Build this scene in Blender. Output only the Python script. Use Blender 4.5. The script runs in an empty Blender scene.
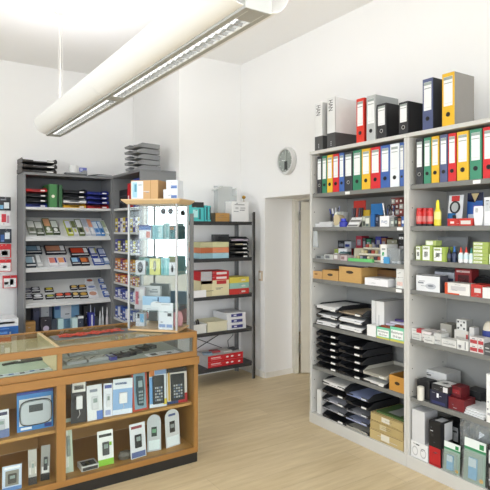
import bpy, bmesh, math, random
from mathutils import Vector, Matrix
random.seed(7)
C = bpy.context.scene
COL = C.collection
PI = math.pi
# ---------------------------------------------------------------- camera model
F, CX, HY, CZ = 524.0, 245.0, 230.0, 1.65
YAW = math.radians(33.4)
SY, CY = math.sin(YAW), math.cos(YAW)
def rdir(px):
    u = (px-CX)/F
    return SY+u*CY, CY-u*SY          # world X,Y per unit depth
def on_x(px, X):
    a, b = rdir(px); d = X/a; return d*b, d      # Y, depth
def on_y(px, Y):
    a, b = rdir(px); d = Y/b; return d*a, d      # X, depth
def zat(py, d): return CZ+(HY-py)*d/F
def on_z(px, py, z):
    d = (CZ-z)*F/(py-HY); a, b = rdir(px); return d*a, d*b, d
# ---------------------------------------------------------------- materials
def s2l(c):
    c /= 255.0
    return c/12.92 if c <= .04045 else ((c+.055)/1.055)**2.4
def rgb(h): return tuple(s2l(int(h[i:i+2], 16)) for i in (0, 2, 4))+(1,)
_m = {}
def M(h, rough=.5, metal=0.0, var=.05, kind='', scale=14):
    key = (h, rough, metal, var, kind, scale)
    if key in _m: return _m[key]
    m = bpy.data.materials.new('paint_'+h); m.use_nodes = True
    nt = m.node_tree; b = nt.nodes['Principled BSDF']
    b.inputs['Roughness'].default_value = rough
    b.inputs['Metallic'].default_value = metal
    tc = nt.nodes.new('ShaderNodeTexCoord')
    nz = nt.nodes.new('ShaderNodeTexNoise'); nz.inputs['Scale'].default_value = scale
    nt.links.new(tc.outputs['Object'], nz.inputs['Vector'])
    mx = nt.nodes.new('ShaderNodeMix'); mx.data_type = 'RGBA'
    c = rgb(h)
    mx.inputs[6].default_value = tuple(x*(1-var) for x in c[:3])+(1,)
    mx.inputs[7].default_value = tuple(min(1, x*(1+var)) for x in c[:3])+(1,)
    nt.links.new(nz.outputs['Fac'], mx.inputs[0])
    nt.links.new(mx.outputs[2], b.inputs['Base Color'])
    if kind == 'wood':
        mp = nt.nodes.new('ShaderNodeMapping'); mp.inputs['Scale'].default_value = (1.2, 9, 9)
        nt.links.new(tc.outputs['Object'], mp.inputs['Vector']); nt.links.new(mp.outputs[0], nz.inputs['Vector'])
        nz.inputs['Detail'].default_value = 6
    if kind == 'woodz':
        mp = nt.nodes.new('ShaderNodeMapping'); mp.inputs['Scale'].default_value = (9, 9, 1.2)
        nt.links.new(tc.outputs['Object'], mp.inputs['Vector']); nt.links.new(mp.outputs[0], nz.inputs['Vector'])
        nz.inputs['Detail'].default_value = 6
    _m[key] = m
    return m
def glassmat(name='clear_glass', tint=(.97, .99, .98), refl=1.0, milk=0.0):
    if name in _m: return _m[name]
    m = bpy.data.materials.new(name); m.use_nodes = True
    nt = m.node_tree; nt.nodes.clear()
    out = nt.nodes.new('ShaderNodeOutputMaterial')
    tr = nt.nodes.new('ShaderNodeBsdfTransparent'); tr.inputs[0].default_value = tint+(1,)
    gl = nt.nodes.new('ShaderNodeBsdfGlossy'); gl.inputs['Roughness'].default_value = .02
    fr = nt.nodes.new('ShaderNodeFresnel'); fr.inputs[0].default_value = 1.45
    mu = nt.nodes.new('ShaderNodeMath'); mu.operation = 'MULTIPLY'; mu.inputs[1].default_value = refl
    mx = nt.nodes.new('ShaderNodeMixShader')
    ge = nt.nodes.new('ShaderNodeNewGeometry'); iv = nt.nodes.new('ShaderNodeMath'); iv.operation = 'SUBTRACT'; iv.inputs[0].default_value = 1
    nt.links.new(ge.outputs['Backfacing'], iv.inputs[1]); m3 = nt.nodes.new('ShaderNodeMath'); m3.operation = 'MULTIPLY'
    nt.links.new(fr.outputs[0], mu.inputs[0]); nt.links.new(mu.outputs[0], m3.inputs[0]); nt.links.new(iv.outputs[0], m3.inputs[1]); nt.links.new(m3.outputs[0], mx.inputs[0])
    nt.links.new(tr.outputs[0], mx.inputs[1]); nt.links.new(gl.outputs[0], mx.inputs[2])
    last = mx
    if milk:
        df = nt.nodes.new('ShaderNodeBsdfDiffuse'); df.inputs[0].default_value = (.72, .75, .75, 1)
        m2 = nt.nodes.new('ShaderNodeMixShader'); m2.inputs[0].default_value = milk
        nt.links.new(mx.outputs[0], m2.inputs[1]); nt.links.new(df.outputs[0], m2.inputs[2]); last = m2
    nt.links.new(last.outputs[0], out.inputs[0])
    _m[name] = m
    return m
def emit(name, col, st):
    m = bpy.data.materials.new(name); m.use_nodes = True
    nt = m.node_tree; nt.nodes.clear()
    o = nt.nodes.new('ShaderNodeOutputMaterial'); e = nt.nodes.new('ShaderNodeEmission')
    e.inputs[0].default_value = col+(1,); e.inputs[1].default_value = st
    nt.links.new(e.outputs[0], o.inputs[0]); return m
def asm(x):
    return M(x) if isinstance(x, str) else x
# ---------------------------------------------------------------- text meshes
_t = {}
def textgeo(s):
    if s in _t: return _t[s]
    cu = bpy.data.curves.new('lettering', 'FONT'); cu.body = s
    ob = bpy.data.objects.new('lettering', cu)
    me = bpy.data.meshes.new_from_object(ob)
    vs = [v.co.copy() for v in me.vertices]; fs = [tuple(p.vertices) for p in me.polygons]
    bpy.data.objects.remove(ob); bpy.data.curves.remove(cu); bpy.data.meshes.remove(me)
    if not vs: return None
    x0 = min(v.x for v in vs); x1 = max(v.x for v in vs); y0 = min(v.y for v in vs); y1 = max(v.y for v in vs)
    g = ([((v.x-x0)/(x1-x0), (v.y-y0)/(y1-y0)) for v in vs], fs)
    _t[s] = g
    return g
# ---------------------------------------------------------------- mesh builder
class MB:
    def __init__(s): s.v = []; s.f = []; s.m = []; s.mats = []
    def mi(s, m):
        m = asm(m)
        if m not in s.mats: s.mats.append(m)
        return s.mats.index(m)
    def face(s, pts, m):
        n = len(s.v); s.v += [tuple(p) for p in pts]; s.f.append(tuple(range(n, n+len(pts)))); s.m.append(s.mi(m)); return s
    def hexa(s, p, m):
        n = len(s.v); s.v += [tuple(q) for q in p]; k = s.mi(m)
        for f in ((0, 3, 2, 1), (4, 5, 6, 7), (0, 1, 5, 4), (1, 2, 6, 5), (2, 3, 7, 6), (3, 0, 4, 7)):
            s.f.append(tuple(n+i for i in f)); s.m.append(k)
        return s
    def box(s, x0, y0, z0, x1, y1, z1, m):
        return s.hexa([(x0, y0, z0), (x1, y0, z0), (x1, y1, z0), (x0, y1, z0), (x0, y0, z1), (x1, y0, z1), (x1, y1, z1), (x0, y1, z1)], m)
    def bar(s, a, b, w, t, m, up=(0, 0, 1)):
        a = Vector(a); b = Vector(b); d = (b-a).normalized(); up = Vector(up)
        if abs(d.dot(up)) > .98: up = Vector((0, 1, 0))
        x = d.cross(up).normalized()*w/2; z = x.normalized().cross(d).normalized()*t/2
        return s.hexa([a-x-z, a+x-z, b+x-z, b-x-z, a-x+z, a+x+z, b+x+z, b-x+z], m)
    def tube(s, pts, r, m, seg=8, closed=False):
        pts = [Vector(p) for p in pts]; n0 = len(s.v); k = s.mi(m); n = len(pts)
        for i, p in enumerate(pts):
            d = (pts[min(i+1, n-1)]-pts[max(i-1, 0)]).normalized()
            u = Vector((0, 0, 1)) if abs(d.z) < .9 else Vector((1, 0, 0))
            a = d.cross(u).normalized(); b = d.cross(a).normalized()
            for j in range(seg):
                t = 2*PI*j/seg; s.v.append(tuple(p+a*r*math.cos(t)+b*r*math.sin(t)))
        for i in range(n-1):
            for j in range(seg):
                s.f.append((n0+i*seg+j, n0+i*seg+(j+1) % seg, n0+(i+1)*seg+(j+1) % seg, n0+(i+1)*seg+j)); s.m.append(k)
        s.f.append(tuple(n0+j for j in range(seg))[::-1]); s.m.append(k)
        s.f.append(tuple(n0+(n-1)*seg+j for j in range(seg))); s.m.append(k)
        return s
    def lathe(s, prof, m, c=(0, 0, 0), seg=20, sx=1, sy=1, axis='z'):
        n0 = len(s.v); k = s.mi(m)
        for r, z in prof:
            for j in range(seg):
                t = 2*PI*j/seg; x, y = r*sx*math.cos(t), r*sy*math.sin(t)
                if axis == 'z': s.v.append((c[0]+x, c[1]+y, c[2]+z))
                elif axis == 'y': s.v.append((c[0]+x, c[1]+z, c[2]+y))
                else: s.v.append((c[0]+z, c[1]+x, c[2]+y))
        for i in range(len(prof)-1):
            for j in range(seg):
                s.f.append((n0+i*seg+j, n0+i*seg+(j+1) % seg, n0+(i+1)*seg+(j+1) % seg, n0+(i+1)*seg+j)); s.m.append(k)
        s.f.append(tuple(n0+j for j in range(seg))[::-1]); s.m.append(k)
        s.f.append(tuple(n0+(len(prof)-1)*seg+j for j in range(seg))); s.m.append(k)
        return s
    def prism(s, pts, y0, y1, m):        # outline in x,z extruded over y
        n = len(pts); n0 = len(s.v); k = s.mi(m)
        s.v += [(x, y0, z) for x, z in pts]+[(x, y1, z) for x, z in pts]
        s.f.append(tuple(range(n0, n0+n))); s.m.append(k); s.f.append(tuple(range(n0+2*n-1, n0+n-1, -1))); s.m.append(k)
        for i in range(n):
            j = (i+1) % n; s.f.append((n0+i, n0+n+i, n0+n+j, n0+j)); s.m.append(k)
        return s
    def build(s, name, parent=None, bevel=0, smooth=False):
        me = bpy.data.meshes.new(name); me.from_pydata(s.v, [], s.f)
        for m in s.mats: me.materials.append(m)
        me.polygons.foreach_set('material_index', s.m)
        if smooth: me.polygons.foreach_set('use_smooth', [True]*len(me.polygons))
        me.update()
        bm = bmesh.new(); bm.from_mesh(me); bmesh.ops.recalc_face_normals(bm, faces=bm.faces); bm.to_mesh(me); bm.free()
        o = bpy.data.objects.new(name, me); COL.objects.link(o)
        if parent: o.parent = parent
        if bevel:
            b = o.modifiers.new('edge', 'BEVEL'); b.width = bevel; b.segments = 2; b.limit_method = 'ANGLE'; b.angle_limit = .8
        return o
def tag(o, label, cat, group=None):
    o['label'] = label; o['category'] = cat
    if group: o['group'] = group
    return o
def thing(name, label, cat, loc=(0, 0, 0), rz=0, group=None, tilt=0):
    o = bpy.data.objects.new(name, None); COL.objects.link(o); o.empty_display_size = .05
    o.location = loc; o.rotation_euler = (-tilt, 0, rz)
    return tag(o, label, cat, group)
def struct(o): o['kind'] = 'structure'; return o
def dup(root, loc, rz, label, group=None):
    r = root.copy(); COL.objects.link(r); r.location = loc; r.rotation_euler = (0, 0, rz); r['label'] = label
    if group: r['group'] = group
    for ch in list(root.children):
        c = ch.copy(); COL.objects.link(c); c.parent = r
        for g in list(ch.children):
            d = g.copy(); COL.objects.link(d); d.parent = c
    return r
RR = -PI/2
ORD = ['topmost', 'second', 'third', 'fourth', 'fifth', 'sixth', 'seventh', 'eighth']
# ---------------------------------------------------------------- packages
def decal(mb, w, d, h, q):
    f, u0, v0, u1, v1, col = q[:6]; ex = q[6] if len(q) > 6 else ''
    e = .0007+.0003*(q[7] if len(q) > 7 else (1 if ex else 0))
    def P(u, v):
        if f == 'f': return (-w/2+u*w, -e, v*h)
        if f == 't': return (-w/2+u*w, v*d, h+e)
        if f == 'l': return (-w/2-e, (1-u)*d, v*h)
        return (w/2+e, u*d, v*h)
    if ex == '': mb.face([P(u0, v0), P(u1, v0), P(u1, v1), P(u0, v1)], col)
    elif ex == 'o':
        cu, cv, ru, rv = (u0+u1)/2, (v0+v1)/2, (u1-u0)/2, (v1-v0)/2
        mb.face([P(cu+ru*math.cos(t*PI/8), cv+rv*math.sin(t*PI/8)) for t in range(16)], col)
    else:
        rot = ex.startswith('^'); g = textgeo(ex.lstrip('^'))
        if not g: return
        n = len(mb.v)
        for a, b in g[0]:
            if rot: a, b = b, 1-a; 
            mb.v.append(P(u0+a*(u1-u0), v0+b*(v1-v0)))
        k = mb.mi(col)
        for fc in g[1]: mb.f.append(tuple(n+i for i in fc)); mb.m.append(k)
def packmesh(w, d, h, base, decs=(), side=None, top=None):
    mb = MB(); x0, x1 = -w/2, w/2
    mb.hexa([(x0, 0, 0), (x1, 0, 0), (x1, d, 0), (x0, d, 0), (x0, 0, h), (x1, 0, h), (x1, d, h), (x0, d, h)], base)
    if side: 
        k = mb.mi(side); mb.m[3] = k; mb.m[5] = k
    if top: mb.m[1] = mb.mi(top)
    for q in decs: decal(mb, w, d, h, q)
    if decs and w > .035 and h > .03:
        rn = random.Random(int(w*9973+h*7919))
        for k in range(3):
            u = rn.uniform(.08, .6); v = rn.uniform(.06, .9); l = rn.uniform(.1, .3)
            decal(mb, w, d, h, ('f', u, v, u+l, v+.03, rn.choice(['5a5e66', '8a8e94', 'c8cace', '3c4048']), '', 4))
    return mb
def pack(name, label, cat, w, d, h, loc, rz, base, decs=(), side=None, top=None, tilt=0, group=None):
    if name == 'cartridge_box': rz += random.uniform(-.06, .06)
    elif name in ('product_box', 'ink_pad', 'pen_packet', 'ink_cartridge_box') and w < .16: rz += random.uniform(-.03, .03)
    o = packmesh(w, d, h, base, decs, side, top).build(name)
    o.location = loc; o.rotation_euler = (-tilt, 0, rz)
    return tag(o, label, cat, group)
XF = 2.95
def rpl(p0, p1, pt, z, xo=.03):
    X = XF+xo; Ya, da = on_x(p0, X); Yb, db = on_x(p1, X)
    pm = (p0+p1)/2; _, dm = on_x(pm, X)
    return (X, (Ya+Yb)/2, z), abs(Ya-Yb), max(.006, zat(pt, dm)-z)
def rp(name, label, cat, p0, p1, pt, z, d, base, decs=(), xo=.03, **k):
    loc, w, h = rpl(p0, p1, pt, z, xo)
    return pack(name, label, cat, w, d, h, loc, RR, base, decs, **k)
def lpl(p0, p1, pt, z, Y):
    Xa, da = on_y(p0, Y); Xb, db = on_y(p1, Y)
    return ((Xa+Xb)/2, Y, z), Xb-Xa, max(.006, zat(pt, (da+db)/2)-z)
def lp(name, label, cat, p0, p1, pt, z, Y, d, base, decs=(), **k):
    loc, w, h = lpl(p0, p1, pt, z, Y)
    return pack(name, label, cat, w, d, h, loc, 0, base, decs, **k)

# ================================================================ THE ROOM
CEIL = 3.62; XL, XR, YB, YR = -2.6, 3.40, 6.62, -2.2
WALL = M('f3f2f0', .9, 0, .012, '', 2); CEILM = M('fbfaf8', .9, 0, .01, '', 2)
def floor_mat():
    m = bpy.data.materials.new('oak_planks'); m.use_nodes = True; nt = m.node_tree; b = nt.nodes['Principled BSDF']
    tc = nt.nodes.new('ShaderNodeTexCoord')
    br = nt.nodes.new('ShaderNodeTexBrick'); br.inputs['Scale'].default_value = 1
    br.inputs['Brick Width'].default_value = 1.7; br.inputs['Row Height'].default_value = .19; br.inputs['Mortar Size'].default_value = .0012
    br.offset = .37
    br.inputs['Color1'].default_value = rgb('dac8a4'); br.inputs['Color2'].default_value = rgb('d1be98'); br.inputs['Mortar'].default_value = rgb('b8a486')
    nt.links.new(tc.outputs['Object'], br.inputs['Vector'])
    mp = nt.nodes.new('ShaderNodeMapping'); mp.inputs['Scale'].default_value = (1.3, 11, 1)
    nt.links.new(tc.outputs['Object'], mp.inputs['Vector'])
    nz = nt.nodes.new('ShaderNodeTexNoise'); nz.inputs['Scale'].default_value = 2.2; nz.inputs['Detail'].default_value = 7; nz.inputs['Roughness'].default_value = .6
    nt.links.new(mp.outputs[0], nz.inputs['Vector'])
    rp_ = nt.nodes.new('ShaderNodeValToRGB'); rp_.color_ramp.elements[0].position = .3; rp_.color_ramp.elements[1].position = .72
    rp_.color_ramp.elements[0].color = (.84, .80, .74, 1); rp_.color_ramp.elements[1].color = (1.06, 1.06, 1.06, 1)
    nt.links.new(nz.outputs['Fac'], rp_.inputs[0])
    mx = nt.nodes.new('ShaderNodeMix'); mx.data_type = 'RGBA'; mx.blend_type = 'MULTIPLY'; mx.inputs[0].default_value = 1
    nt.links.new(br.outputs['Color'], mx.inputs[6]); nt.links.new(rp_.outputs[0], mx.inputs[7])
    nt.links.new(mx.outputs[2], b.inputs['Base Color']); b.inputs['Roughness'].default_value = .42
    return m
FX = 5.6
struct(MB().box(XL-.3, YR-.3, -.05, FX, YB+.3, 0, floor_mat()).build('floor'))
struct(MB().box(XL-.3, YR-.3, CEIL, FX, YB+.3, CEIL+.1, CEILM).build('ceiling'))
DY0, DY1, DH = 3.55, 4.753, 2.007; RW = .385
w = MB(); w.box(XR, YR, 0, XR+RW, DY0, CEIL, WALL).box(XR, DY1, 0, XR+RW, YB, CEIL, WALL).box(XR, DY0, DH, XR+RW, DY1, CEIL, WALL)
struct(w.build('wall_right'))
struct(MB().box(2.585, 5.25, 0, XR-.001, YB-.001, CEIL-.001, WALL).build('wall_pier'))
struct(MB().box(XL-.3, YB, 0, FX, YB+.2, CEIL, WALL).build('wall_back'))
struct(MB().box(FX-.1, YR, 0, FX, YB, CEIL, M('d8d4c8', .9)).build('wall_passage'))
# window walls: left and rear (behind the camera)
def winwall(name, fixed, a0, a1, wins, axis):
    mb = MB(); t = .2
    def B(p, q, z0, z1):
        if q-p < .001 or z1-z0 < .001: return
        if axis == 'x': mb.box(fixed-t, p, z0, fixed, q, z1, WALL)
        else: mb.box(p, fixed-t, z0, q, fixed, z1, WALL)
    cur = a0
    for (p, q, z0, z1) in wins:
        B(cur, p, 0, CEIL); B(p, q, 0, z0); B(p, q, z1, CEIL); cur = q
    B(cur, a1, 0, CEIL)
    struct(mb.build(name))
WL = [(-1.7, .2, 1.0, 3.2), (.5, 2.3, 1.0, 3.2), (2.6, 4.4, 1.0, 3.2)]
WR = [(-2.3, -.4, .3, 3.2), (-.1, 1.6, .3, 3.2), (1.9, 3.25, .3, 3.2)]
winwall('wall_left', XL, YR, YB, WL, 'x'); winwall('wall_rear', YR, XL, XR, WR, 'y')
FRM = M('75787b', .5)
GL = glassmat()
n = 1
for axis, fixed, wins in (('x', XL, WL), ('y', YR, WR)):
    for (p, q, z0, z1) in wins:
        f = MB(); g = MB(); t = .05
        def B(mb, a, b, c, d, e0, e1, m):
            if axis == 'x': mb.box(fixed-e1, a, c, fixed-e0, b, d, m)
            else: mb.box(a, fixed-e1, c, b, fixed-e0, d, m)
        B(f, p, p+t, z0, z1, .05, .11, FRM); B(f, q-t, q, z0, z1, .05, .11, FRM)
        B(f, p+t, q-t, z0, z0+t, .05, .11, FRM); B(f, p+t, q-t, z1-t, z1, .05, .11, FRM)
        B(f, (p+q)/2-.05, (p+q)/2+.05, z0+t, z1-t, .05, .11, FRM)
        fo = struct(f.build('window_%d' % n)); B(g, p+t, q-t, z0+t, z1-t, .078, .082, GL); g.build('pane', fo)
        n += 1
        ar = bpy.data.lights.new('daylight_portal', 'AREA'); ar.shape = 'RECTANGLE'
        ar.size = (q-p); ar.size_y = (z1-z0); ar.cycles.is_portal = True
        ao = bpy.data.objects.new('daylight_portal', ar); COL.objects.link(ao)
        if axis == 'x': ao.location = (fixed-.21, (p+q)/2, (z0+z1)/2); ao.rotation_euler = (PI/2, 0, -PI/2)
        else: ao.location = ((p+q)/2, fixed-.21, (z0+z1)/2); ao.rotation_euler = (PI/2, 0, 0+PI)
        # area light emits along its local -Z
        ao.rotation_euler = (PI/2, 0, -PI/2) if axis == 'x' else (PI/2, 0, 0)
        ao.rotation_euler = Vector((1, 0, 0) if axis == 'x' else (0, 1, 0)).to_track_quat('-Z', 'Y').to_euler()
# outside ground
struct(MB().box(-14, -14, -.4, FX, 12, -.3, M('a09c94', .9)).build('ground_outside'))
# trims
TR = M('e9e6de', .6)
struct(MB().box(XR-.015, DY1+.0, 0, XR-.0005, 5.249, .07, TR).build('baseboard_right'))
struct(MB().box(XR+.01, DY1-.014, 0, XR+RW, DY1-.0005, .06, TR).build('baseboard_reveal'))
# door frame and leaf at the far side of the opening
DX = XR+RW
fr = MB(); cM = M('d9d5c8', .6)
fr.box(DX+.0005, DY1-.05, 0, DX+.06, DY1+.03, DH+.05, cM).box(DX+.0005, DY0-.03, 0, DX+.06, DY0+.05, DH+.05, cM).box(DX+.0005, DY0+.05, DH-.02, DX+.06, DY1-.05, DH+.05, cM)
dfo = struct(fr.build('door_2', bevel=.004))
dd = bpy.data.objects.new('door_1', None); COL.objects.link(dd); dd['kind'] = 'structure'
dd.location = (DX+.075, DY1-.065, 0); dd.rotation_euler = (0, 0, -math.atan2(.55, .83))
lf = MB(); lc = M('cfc9b8', .6); lf.box(0, -.02, .01, 1.0, .02, DH-.03, lc)
for z0, z1 in ((.15, .85), (.98, 1.85)): lf.box(.12, -.024, z0, .88, -.0205, z1, M('c9c3b1', .6))
lf.build('door_leaf', dd, bevel=.002)
for z in (.24, 1.76):
    MB().lathe([(.009, 0), (.009, .1)], M('9a9a96', .35, .8), (-.012, -.03, z), 10).build('hinge', dd)
hm = MB(); hm.tube([(.93, -.02, 1.03), (.93, -.06, 1.03), (.83, -.065, 1.03)], .009, M('a0a09c', .3, .9)); hm.build('door_handle', dd)
# light switch by the metal shelf
o = MB().box(XR-.012, 4.795, 1.08, XR-.0005, 4.86, 1.19, M('c9b49a', .5)).box(XR-.017, 4.81, 1.1, XR-.012, 4.845, 1.17, M('efece4', .4)).build('light_switch')
tag(o, 'small light switch on the wall between metal rack and doorway', 'light switch')

# ================================================================ WALL CLOCK
cl = thing('wall_clock', 'round wall clock with silver rim and grey dial above the doorway', 'clock', (XR-.001, 4.335, 2.373), RR)
MB().lathe([(.10, 0), (.145, 0), (.147, -.02), (.135, -.045), (.118, -.047), (.116, -.03), (.08, -.03)], M('dcdcda', .3, .35), axis='y', seg=40).build('rim', cl, smooth=False)
dl = MB().lathe([(.114, -.028), (.114, -.032)], M('9b9d9a', .35), axis='y', seg=40)
for k in range(12):
    a = k*PI/6; dl.bar((.092*math.sin(a), -.0335, .092*math.cos(a)), (.106*math.sin(a), -.0335, .106*math.cos(a)), .006, .001, 'e8e8e6', (0, 1, 0))
dl.box(-.02, -.034, -.095, .03, -.0335, -.005, '2c2e2e'); dl.build('dial', cl)
MB().bar((0, -.037, 0), (-.06, -.037, .01), .007, .002, 'f2f2f0', (0, 1, 0)).build('hour_hand', cl)
MB().bar((0, -.039, 0), (.01, -.039, .09), .005, .002, 'f2f2f0', (0, 1, 0)).build('minute_hand', cl)
MB().lathe([(.1135, -.0415), (.1135, -.043)], glassmat(), axis='y', seg=40).build('clock_glass', cl)

# ================================================================ CEILING LAMP
LX, LZ, LY0, LY1 = 1.206, 2.53, 1.73, 5.11
lt = thing('pendant_lamp', 'long white suspended fluorescent lamp with louvred underside and curved wings', 'lamp', (LX, (LY0+LY1)/2, LZ))
HL = (LY1-LY0)/2
ch = MB(); hw = .064; gm = M('bbbdbb', .45, .1)
ch.box(-hw, -HL, .012, -hw+.006, HL, .13, gm).box(hw-.006, -HL, .012, hw, HL, .13, gm).box(-hw, -HL, .13, hw, HL, .136, gm)
ch.box(-hw, -HL-.004, 0, hw, -HL, .136, M('d6d8d6', .6)).box(-hw, HL, 0, hw, HL+.004, .136, M('d6d8d6', .6))
ch.build('housing', lt, bevel=.001)
rim = MB(); rm = M('b6b7b5', .45, .1)
for s in (-1, 1):
    rim.box(s*hw if s < 0 else hw-.02, -HL, 0, -hw+.02 if s < 0 else hw, HL, .012, rm)
    rim.box(-.041 if s < 0 else .036, -HL+.02, -.0005, -.036 if s < 0 else .041, HL-.02, .01, M('d4d5d2', .4))
for y in (-HL+.06, 0.0, HL-.06): rim.box(-hw+.02, y-.055, 0, hw-.02, y+.055, .012, rm)
rim.build('frame', lt)
for s in (-1, 1):
    y0, y1 = (-HL+.115, -.055) if s < 0 else (.055, HL-.115)
    lv = MB(); n = int((y1-y0)/.062)
    lm = M('dfe1e1', .25, .7)
    for k in range(n+1):
        y = y0+(y1-y0)*k/n; lv.hexa([(-.043, y-.003, .002), (.043, y-.003, .002), (.043, y+.003, .002), (-.043, y+.003, .002), (-.043, y-.0005, .02), (.043, y-.0005, .02), (.043, y+.0005, .02), (-.043, y+.0005, .02)], lm)
    lv.box(-.0015, y0, .002, .0015, y1, .012, lm); lv.box(-.045, y0, .002, -.043, y1, .05, M('b4b6b6', .3, .5)); lv.box(.043, y0, .002, .045, y1, .05, M('b4b6b6', .3, .5))
    lv.box(-.043, y0, .051, .043, y1, .053, M('d8d8d8', .4))
    lv.build('louvre', lt)
    MB().lathe([(.011, 0), (.011, y1-y0)], emit('tube_light', (1, .98, .94), 2.6), (.003, y0, .034), 12, axis='y').build('fluorescent_tube', lt)
    ua = bpy.data.lights.new('uplight', 'AREA'); ua.shape = 'RECTANGLE'; ua.size = .1; ua.size_y = y1-y0; ua.energy = 15; ua.color = (.95, .95, 1)
    uo = bpy.data.objects.new('uplight', ua); COL.objects.link(uo); uo.location = (LX, (LY0+LY1)/2+(y0+y1)/2, LZ+.145); uo.rotation_euler = (PI, 0, 0)
wm = M('f7f7f5', .5, 0, .005, '', 1)
for s in (-1, 1):
    for h0, h1 in ((-HL+.01, -.002), (.002, HL-.01)):
        wg = MB(); N = 24; k = wg.mi(wm); pr = []
        for i in range(N+1):
            t = i/N; pr.append((s*(hw+.001+.105*math.sin(t*PI/2)), .012+.125*(1-math.cos(t*PI/2))))
        for i in range(N):
            (xa, za), (xb, zb) = pr[i], pr[i+1]
            wg.hexa([(xa, h0, za), (xb, h0, zb), (xb, h1, zb), (xa, h1, za), (xa, h0, za+.005), (xb, h0, zb+.005), (xb, h1, zb+.005), (xa, h1, za+.005)], wm)
        wg.build('wing', lt, smooth=False)
cb = M('d9d6cc', .6)
for yy in (4.85, 2.75):
    yl = yy-(LY0+LY1)/2
    MB().lathe([(.03, 0), (.055, -.006), (.055, -.014), (.03, -.022)], M('e6e0d0', .5), (0, yl, CEIL-LZ-.0005), 24).build('ceiling_canopy', lt)
    MB().tube([(0, yl, CEIL-LZ-.02), (0, yl, .136)], .0035, cb, 6).build('power_cable', lt)
    for xw in (-.03, .03): MB().tube([(xw*.6, yl-.01, CEIL-LZ-.015), (xw*1.6, yl-.12*(1 if xw < 0 else -1), .136)], .0012, cb, 5).build('suspension_wire', lt)

# ================================================================ STEEL SHELVING UNITS
def shelving(name, label, cat, loc, rz, W, D, H, zs, side, shelf, back, inner, lip=.032, tags=()):
    t = thing(name, label, cat, loc, rz)
    for x in (0, W-.022):
        mb = MB().box(x, 0, 0, x+.022, D, H-.0285, side)
        xi = x+.0226 if x == 0 else x-.0006
        z = .2
        while z < H-.1:
            for y in (.03, D-.06): mb.face([(xi, y, z), (xi, y+.008, z), (xi, y+.008, z+.008), (xi, y, z+.008)], '55554f')
            z += .16
        mb.build('side_panel', t, bevel=.002)
    MB().box(.022, D-.012, 0, W-.022, D, H-.026, back).build('back_panel', t)
    MB().box(.0, -.003, H-.028, W, D, H, inner).build('top_panel', t, bevel=.002)
    for i, z in enumerate(zs[:-1]):
        so = MB().box(.022, .012, z-lip, W-.022, D-.013, z, shelf).build('shelf', t, bevel=.002)
        for (j, x) in tags:
            if j == i: MB().box(x, .0095, z-.028, x+.05, .0115, z-.006, 'eeeeea').build('price_holder', so)
    MB().box(.0225, .012, zs[-1]-.02, W-.0225, D-.013, zs[-1], side).build('bottom_shelf', t)
    MB().box(.0, -.004, 0, W, .011, zs[-1]-.001, side).build('plinth', t, bevel=.003)
    return t
YA0 = 3.461; YD = 2.430
ZA = [1.96, 1.675, 1.406, 1.235, .85, .492, .088]
ZB = [1.963, 1.677, 1.442, 1.237, .895, .492, .088]
LG = M('c9c7c1', .55, 0, .02); SG = M('777773', .5, 0, .03); BK = M('9b9b98', .6, 0, .02)
shelving('shelving_unit', 'light grey steel shelving unit next to the doorway, filled with binders and trays', 'shelving', (XF, YA0, 0), RR, YA0-YD, .43, 2.323, ZA, LG, SG, BK, LG, tags=((0, .42), (1, .94), (3, .93)))
shelving('shelving_unit', 'light grey steel shelving unit nearest the camera at the right edge', 'shelving', (XF, YD-.001, 0), RR, YA0-YD, .43, 2.323, ZB, LG, SG, BK, LG, tags=((0, .5),))

# ---------------------------------------------------------------- binders
def binder(loc, rz, w, h, col, cover, label, group=None, lab='e9ebea', name='ring_binder', d=.285):
    t = thing(name, label, 'binder', loc, rz, group)
    t['_'] = 0; del t['_']
    c = M(cover, .6); s = M(col, .5)
    MB().box(-w/2, .0045, 0, -w/2+.003, d, h, c).box(w/2-.003, .0045, 0, w/2, d, h, c).build('cover', t, bevel=.0008)
    sp = MB().box(-w/2, 0, 0, w/2, .004, h, s); sp.box(-w/2+.0004, .0041, .0, -w/2+.0034, .02, h, s).build('spine', t, bevel=.0012)
    MB().box(-w/2+.006, .03, .012, w/2-.006, d-.02, h-.02, '4a4a48').build('dark_interior', t)  # dark block stands in for the binder's black interior, not paper
    lw = w*.36
    lb = MB().box(-lw, -.0012, h*.38, lw, -.0002, h*.93, lab)
    lb.face([(-lw*.9, -.0016, h*.80), (lw*.9, -.0016, h*.80), (lw*.9, -.0016, h*.815), (-lw*.9, -.0016, h*.815)], '8d9390')
    lb.face([(-lw, -.0016, h*.87), (lw, -.0016, h*.87), (lw, -.0016, h*.925), (-lw, -.0016, h*.925)], '9aa5a0')
    lb.face([(-lw*.9, -.0016, h*.43), (lw*.9, -.0016, h*.43), (lw*.9, -.0016, h*.435), (-lw*.9, -.0016, h*.435)], 'b0b5b3')
    lb.build('spine_label', t)
    r = min(.015, w*.23)
    MB().lathe([(r*.72, -.0005), (r*.72, -.003), (r, -.003), (r, -.0005)], M('b9b9b6', .3, .7) if col in ('35363a', '2b2b2d') else '222222', (0, 0, h*.22), 18, axis='y').build('finger_ring', t)
    MB().lathe([(r*.7, -.0004), (r*.7, -.0012)], '0c0c0c', (0, 0, h*.22), 16, axis='y').build('finger_hole', t)
    return t
cols = {'black': '35363a', 'green': '2e7d5b', 'yellow': 'e3b52c', 'red': 'd0262b', 'blue': '3e62a8', 'white': 'e8ecee', 'slate blue': '565e83'}
bA = [316.9, 321.9, 326.9, 332.6, 339, 344.2, 352.6, 361.5, 370.3, 380.3, 389.9, 399.4, 404.2]
nA = ['black', 'green', 'yellow', 'red', 'blue', 'black', 'green', 'yellow', 'red', 'blue', 'white', 'blue']
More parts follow.
